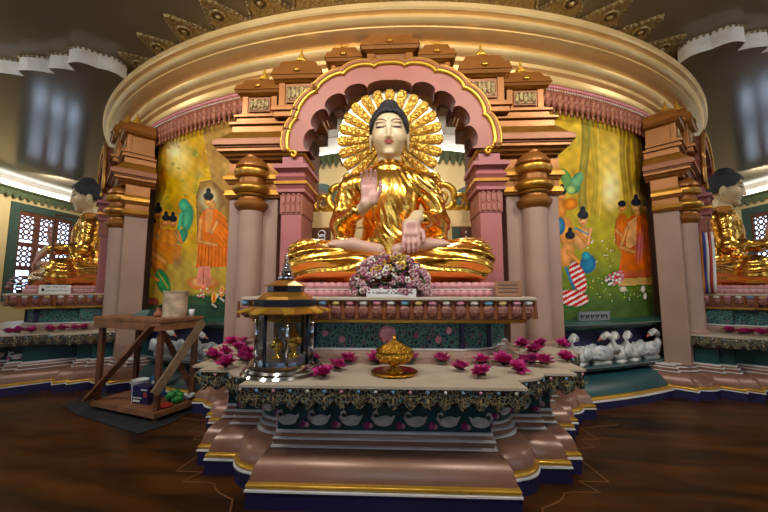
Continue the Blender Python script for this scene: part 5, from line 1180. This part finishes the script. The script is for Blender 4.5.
# ------------------------------------------------------------------ wooden stand with its clutter
SA = Vector((-3.98, -8.72, 0)); SB = Vector((-2.82, -9.13, 0)); ux = (SB-SA).normalized(); SX = (SB-SA).length; uy = Vector((-ux.y, ux.x, 0)); SY = .54
SM = Matrix(((ux.x, uy.x, 0, SA.x), (ux.y, uy.y, 0, SA.y), (0, 0, 1, 0), (0, 0, 0, 1)))
def sp(x, y, z): return SM @ Vector((x, y, z))
stn = thing('wooden_stand', sp(SX/2, SY/2, 0), 'rough timber work stand with diagonal braces on the floor at left', 'stand')
HT = 1.19
for x, y in ((.03, .03), (SX-.03, .03), (SX-.03, SY-.03), (.03, SY-.03)):
    mb = MB(); mb.bar(sp(x, y, 0 if y < .1 else 0), sp(x, y, HT), .06, .06); mb.build('leg', G['wooddk'], stn, bevel=.004)
mb = MB()
for k in range(3): mb.box(-.06, SX+.06, -.05+.205*k, .15+.205*k, HT, HT+.045, None, SM)
mb.build('top_board', G['wood'], stn, bevel=.005)
mb = MB(); mb.box(-.04, SX+.04, -.045, -.005, HT-.10, HT+.002, None, SM); mb.box(SX+.0, SX+.04, -.0, SY, HT-.10, HT+.002, None, SM); mb.box(-.04, .0, 0, SY, HT-.1, HT+.002, None, SM); mb.build('apron', G['wood'], stn, bevel=.004)
mb = MB(); mb.box(-.02, SX+.02, -.03, 0.0, .06, .13, None, SM); mb.box(SX, SX+.03, 0, SY, .06, .13, None, SM)
for k in range(3): mb.box(0, SX, .01+.175*k, .17+.175*k, .105, .13, None, SM)
mb.build('bottom_shelf', G['wood'], stn, bevel=.004)
mb = MB(); mb.bar(sp(-.06, -.05, .13), sp(SX-.05, -.06, HT-.03), .10, .025); mb.build('brace', G['wood'], stn)
mb = MB(); mb.bar(sp(SX+.05, -.06, .36), sp(SX+.05, SY+.02, HT-.03), .025, .11); mb.build('brace', G['woodgrey'], stn)
mb = MB(); mb.bar(sp(SX-.05, SY+.02, .2), sp(.35, SY+.02, HT-.05), .08, .025); mb.build('brace', G['wooddk'], stn)
ztop = HT+.045; zsh = .13
c = sp(SX-.22, .34, ztop); mb = MB().lathe([(.15, 0), (.153, .01), (.146, .03), (.146, .32), (.155, .325), (.155, .345), (.138, .345), (.138, .325), (0, .325)], c, 28); o = mb.build('paint_drum', G['tin'], at=c, smooth=True, angle=40); tag(o, 'paint splashed cylindrical tin drum standing on the wooden stand', 'tin')
c = sp(SX+.02, .40, ztop); mb = MB().lathe([(.028, 0), (.036, .10), (.032, .10), (.026, .01), (0, .01)], c, 14); o = mb.build('drinking_cup', G['plasblue'], at=c, smooth=True); o.data.materials[0] = G['plaswhite']; tag(o, 'small pale blue cup beside the tin drum on the stand', 'cup')
c = sp(SX-.42, .25, ztop); mb = MB().lathe([(.05, 0), (.06, .02), (.055, .05), (.03, .075), (.028, .11), (.036, .12)], c, 14); o = mb.build('clay_pot', G['clay'], at=c, smooth=True); tag(o, 'little terracotta pot on the stand left of the tin drum', 'pot')
mb = MB(); mb.tube([c+Vector((.05, 0, .03)), c+Vector((.09, .0, .05))], [.016, .01], 6); mb.build('spout', G['clay'], o)
c = sp(.42, .42, ztop); mb = MB(); mb.v = []; 
pts = [(-.16, -.1), (.16, -.1), (.2, .1), (-.12, .1)]
mb.add([sp(.42+x, .34+y, ztop) for x, y in pts]+[sp(.42+x*.5+.08, .34+y*.5, ztop+.08) for x, y in pts], [(3, 2, 1, 0), (4, 5, 6, 7), (0, 1, 5, 4), (1, 2, 6, 5), (2, 3, 7, 6), (3, 0, 4, 7)]); o = mb.build('folded_cloth', G['green'], at=c); tag(o, 'dark green folded cloth on the left of the stand top', 'cloth')
def boxthing(nm, x, y, w, d, h, m, label, cat, band=None, rot=0.):
    M4 = SM @ Matrix.Translation((x, y, zsh)) @ Matrix.Rotation(rot, 4, 'Z'); mb = MB(); mb.box(-w/2, w/2, -d/2, d/2, 0, h, None, M4); o = mb.build(nm, m, at=M4 @ Vector((0, 0, 0)), bevel=.006); tag(o, label, cat)
    if band:
        mb = MB()
        for z0, z1, x0, x1 in band[1]: mb.box(w*(x0-.5), w*(x1-.5), -d/2-.003, -d/2+.001, h*z0, h*z1, None, M4)
        mb.build('printed_label', band[0], o)
    return o
o = boxthing('carton', .74, .20, .28, .16, .22, G['navy'], 'dark blue printed carton at the front of the lower shelf of the stand', 'box', (G['plaswhite'], [(.1, .22, .08, .5), (.3, .36, .08, .6), (.78, .84, .55, .9), (.0, 1, .0, .03)]), .1)
mb = MB(); M4 = SM @ Matrix.Translation((.74, .20, zsh)) @ Matrix.Rotation(.1, 4, 'Z'); mb.ball(M4 @ Vector((.09, -.082, .12)), (.03, .004, .03), 8); mb.build('red_badge', G['red'], o)
c = sp(.46, .30, zsh); mb = MB().lathe([(.09, 0), (.095, .01), (.10, .22), (.106, .225), (.106, .24), (.098, .24), (.096, .22), (0, .2)], c, 20); o = mb.build('paint_tub', G['plaswhite'], at=c, smooth=True, angle=40); tag(o, 'white and blue plastic paint tub on the lower shelf of the stand', 'tub')
mb = MB().lathe([(.0965, .05), (.1015, .16)], c, 20); mb.build('blue_label', G['plasblue'], o, smooth=True)
boxthing('blue_box', .66, .42, .14, .12, .28, G['plasblue'], 'tall dark blue box behind the paint tub on the lower shelf', 'box', (G['plaswhite'], [(.6, .8, .15, .85)]))
c = sp(SX-.12, .33, zsh); mb = MB(); 
for k in range(7): mb.ball(c+Vector((.06*math.cos(k*.9), .05*math.sin(k*.9), .05+.03*(k % 3))), (.06, .05, .05), 8)
o = mb.build('green_bag', G['plasgreen'], at=c, smooth=True); tag(o, 'crumpled bright green plastic bag on the lower shelf of the stand', 'bag')
c = sp(SX-.06, .16, zsh); mb = MB().lathe([(.06, 0), (.085, .02), (.09, .035), (.08, .035), (.055, .012), (0, .01)], c, 16); o = mb.build('red_dish', G['red'], at=c, smooth=True); tag(o, 'shallow red dish on the lower shelf near the right leg', 'dish')
c = sp(SX-.04, .46, zsh); mb = MB(); 
for k in range(6): mb.ball(c+Vector((-.1+.03*k, .02*(k % 2), .03+.02*(k % 3))), (.04, .03, .03), 7)
o = mb.build('crumpled_bag', G['plaswhite'], at=c, smooth=True); tag(o, 'crumpled clear white plastic bag at the right end of the lower shelf', 'bag')
mb = MB(); rn = random.Random(4); pts = [(-.85, .42), (-.5, -.08), (.1, -.2), (.7, -.24), (1.38, -.28), (1.42, .0), (1.3, .58), (.5, .62), (-.2, .60)]
mb.slab([tuple(sp(x, y, 0)[:2]) for x, y in pts], .002, .012); o = mb.build('tarpaulin', G['tarp'], at=sp(.4, .2, 0)); tag(o, 'black tarpaulin spread on the floor under the wooden stand', 'tarpaulin')
# thin inlay line in the floor round the altar
mb = MB(); lo = outline([(1.08, -10.78), (1.16, -10.55)]+arcp(1.14, -10.22, .30, -60, -25)+[(1.50, -10.33), (1.70, -10.33), (1.62, -10.17), (1.86, -10.17), (1.8, -9.6), (2.1, -9.53), (2.05, -9.36), (2.25, -9.34), (2.2, -9.05), (2.7, -8.92), (2.7, -8.9)], 0)
for a, b in zip(lo, lo[1:]): mb.bar((a[0], a[1], .001), (b[0], b[1], .001), .012, .003)
o = mb.build('trim_10', mat('pale_wood_inlay', (.20, .085, .03), .4)); struct(o)
# ------------------------------------------------------------------ leaf labels
ORD = ['outermost', 'second', 'third', 'fourth', 'fifth', 'sixth', 'seventh', 'eighth']
n = len(LEAVES)
for i, o in enumerate(LEAVES):
    if i == n//2: o['label'] = 'gilded ceiling leaf at the middle of the row, behind the top of the cornice'
    else:
        sd = 'left' if i < n//2 else 'right'; j = i if i < n//2 else n-1-i
        o['label'] = f'gilded ceiling leaf above the cornice, {ORD[j]} from the {sd} end of the row'
for o in list(COL.objects):
    if '_a' in o: del o['_a']
alt.location.x -= .018
# ------------------------------------------------------------------ light
def area(loc, tgt, size, e, col=(1, .93, .82), spread=PI):
    l = bpy.data.lights.new('added_fill_light', 'AREA'); l.shape = 'DISK'; l.size = size; l.energy = e; l.color = col; l.spread = spread; o = bpy.data.objects.new('added_fill_light', l); COL.objects.link(o); o.location = loc
    o.rotation_euler = (Vector(tgt)-Vector(loc)).to_track_quat('-Z', 'Y').to_euler(); return o
for x in (-4.2, -1.5, 1.5, 4.2): area((x, -12.9, 5.95), (x*.6, -8.8, 3.6), .7, 108, spread=1.9)  # added fill lights out of view before the shrine, no fittings there
area((-9.3, -9.3, 5.6), (-6.2, -6.2, 2), .8, 75); area((9.3, -9.3, 5.6), (6.2, -6.2, 2), .8, 75)  # added fills to brighten the two side bays
area((-12.5, -1.5, 5.6), (-15, .3, 3), .8, 190); area((12.5, -1.5, 5.6), (15, .3, 3), .8, 190)  # added fills aimed at the cream room wall, left and right
for a in (-100, -80, -125, -55): area(ring_pt(6.6, D(a), 5.38), ring_pt(6.4, D(a), 0), .5, 95, (1, .95, .85))  # added fills inside the ring to lift the view through the arch
w = bpy.data.worlds.new('sky'); scene.world = w; w.use_nodes = True; wn = w.node_tree.nodes; wn.clear()
wo = wn.new('ShaderNodeOutputWorld'); bg = wn.new('ShaderNodeBackground'); bg.inputs[0].default_value = (.74, .86, 1, 1); bg.inputs[1].default_value = 7.0; w.node_tree.links.new(bg.outputs[0], wo.inputs[0])
for o in list(COL.objects):
    if '_b' in o: del o['_b']
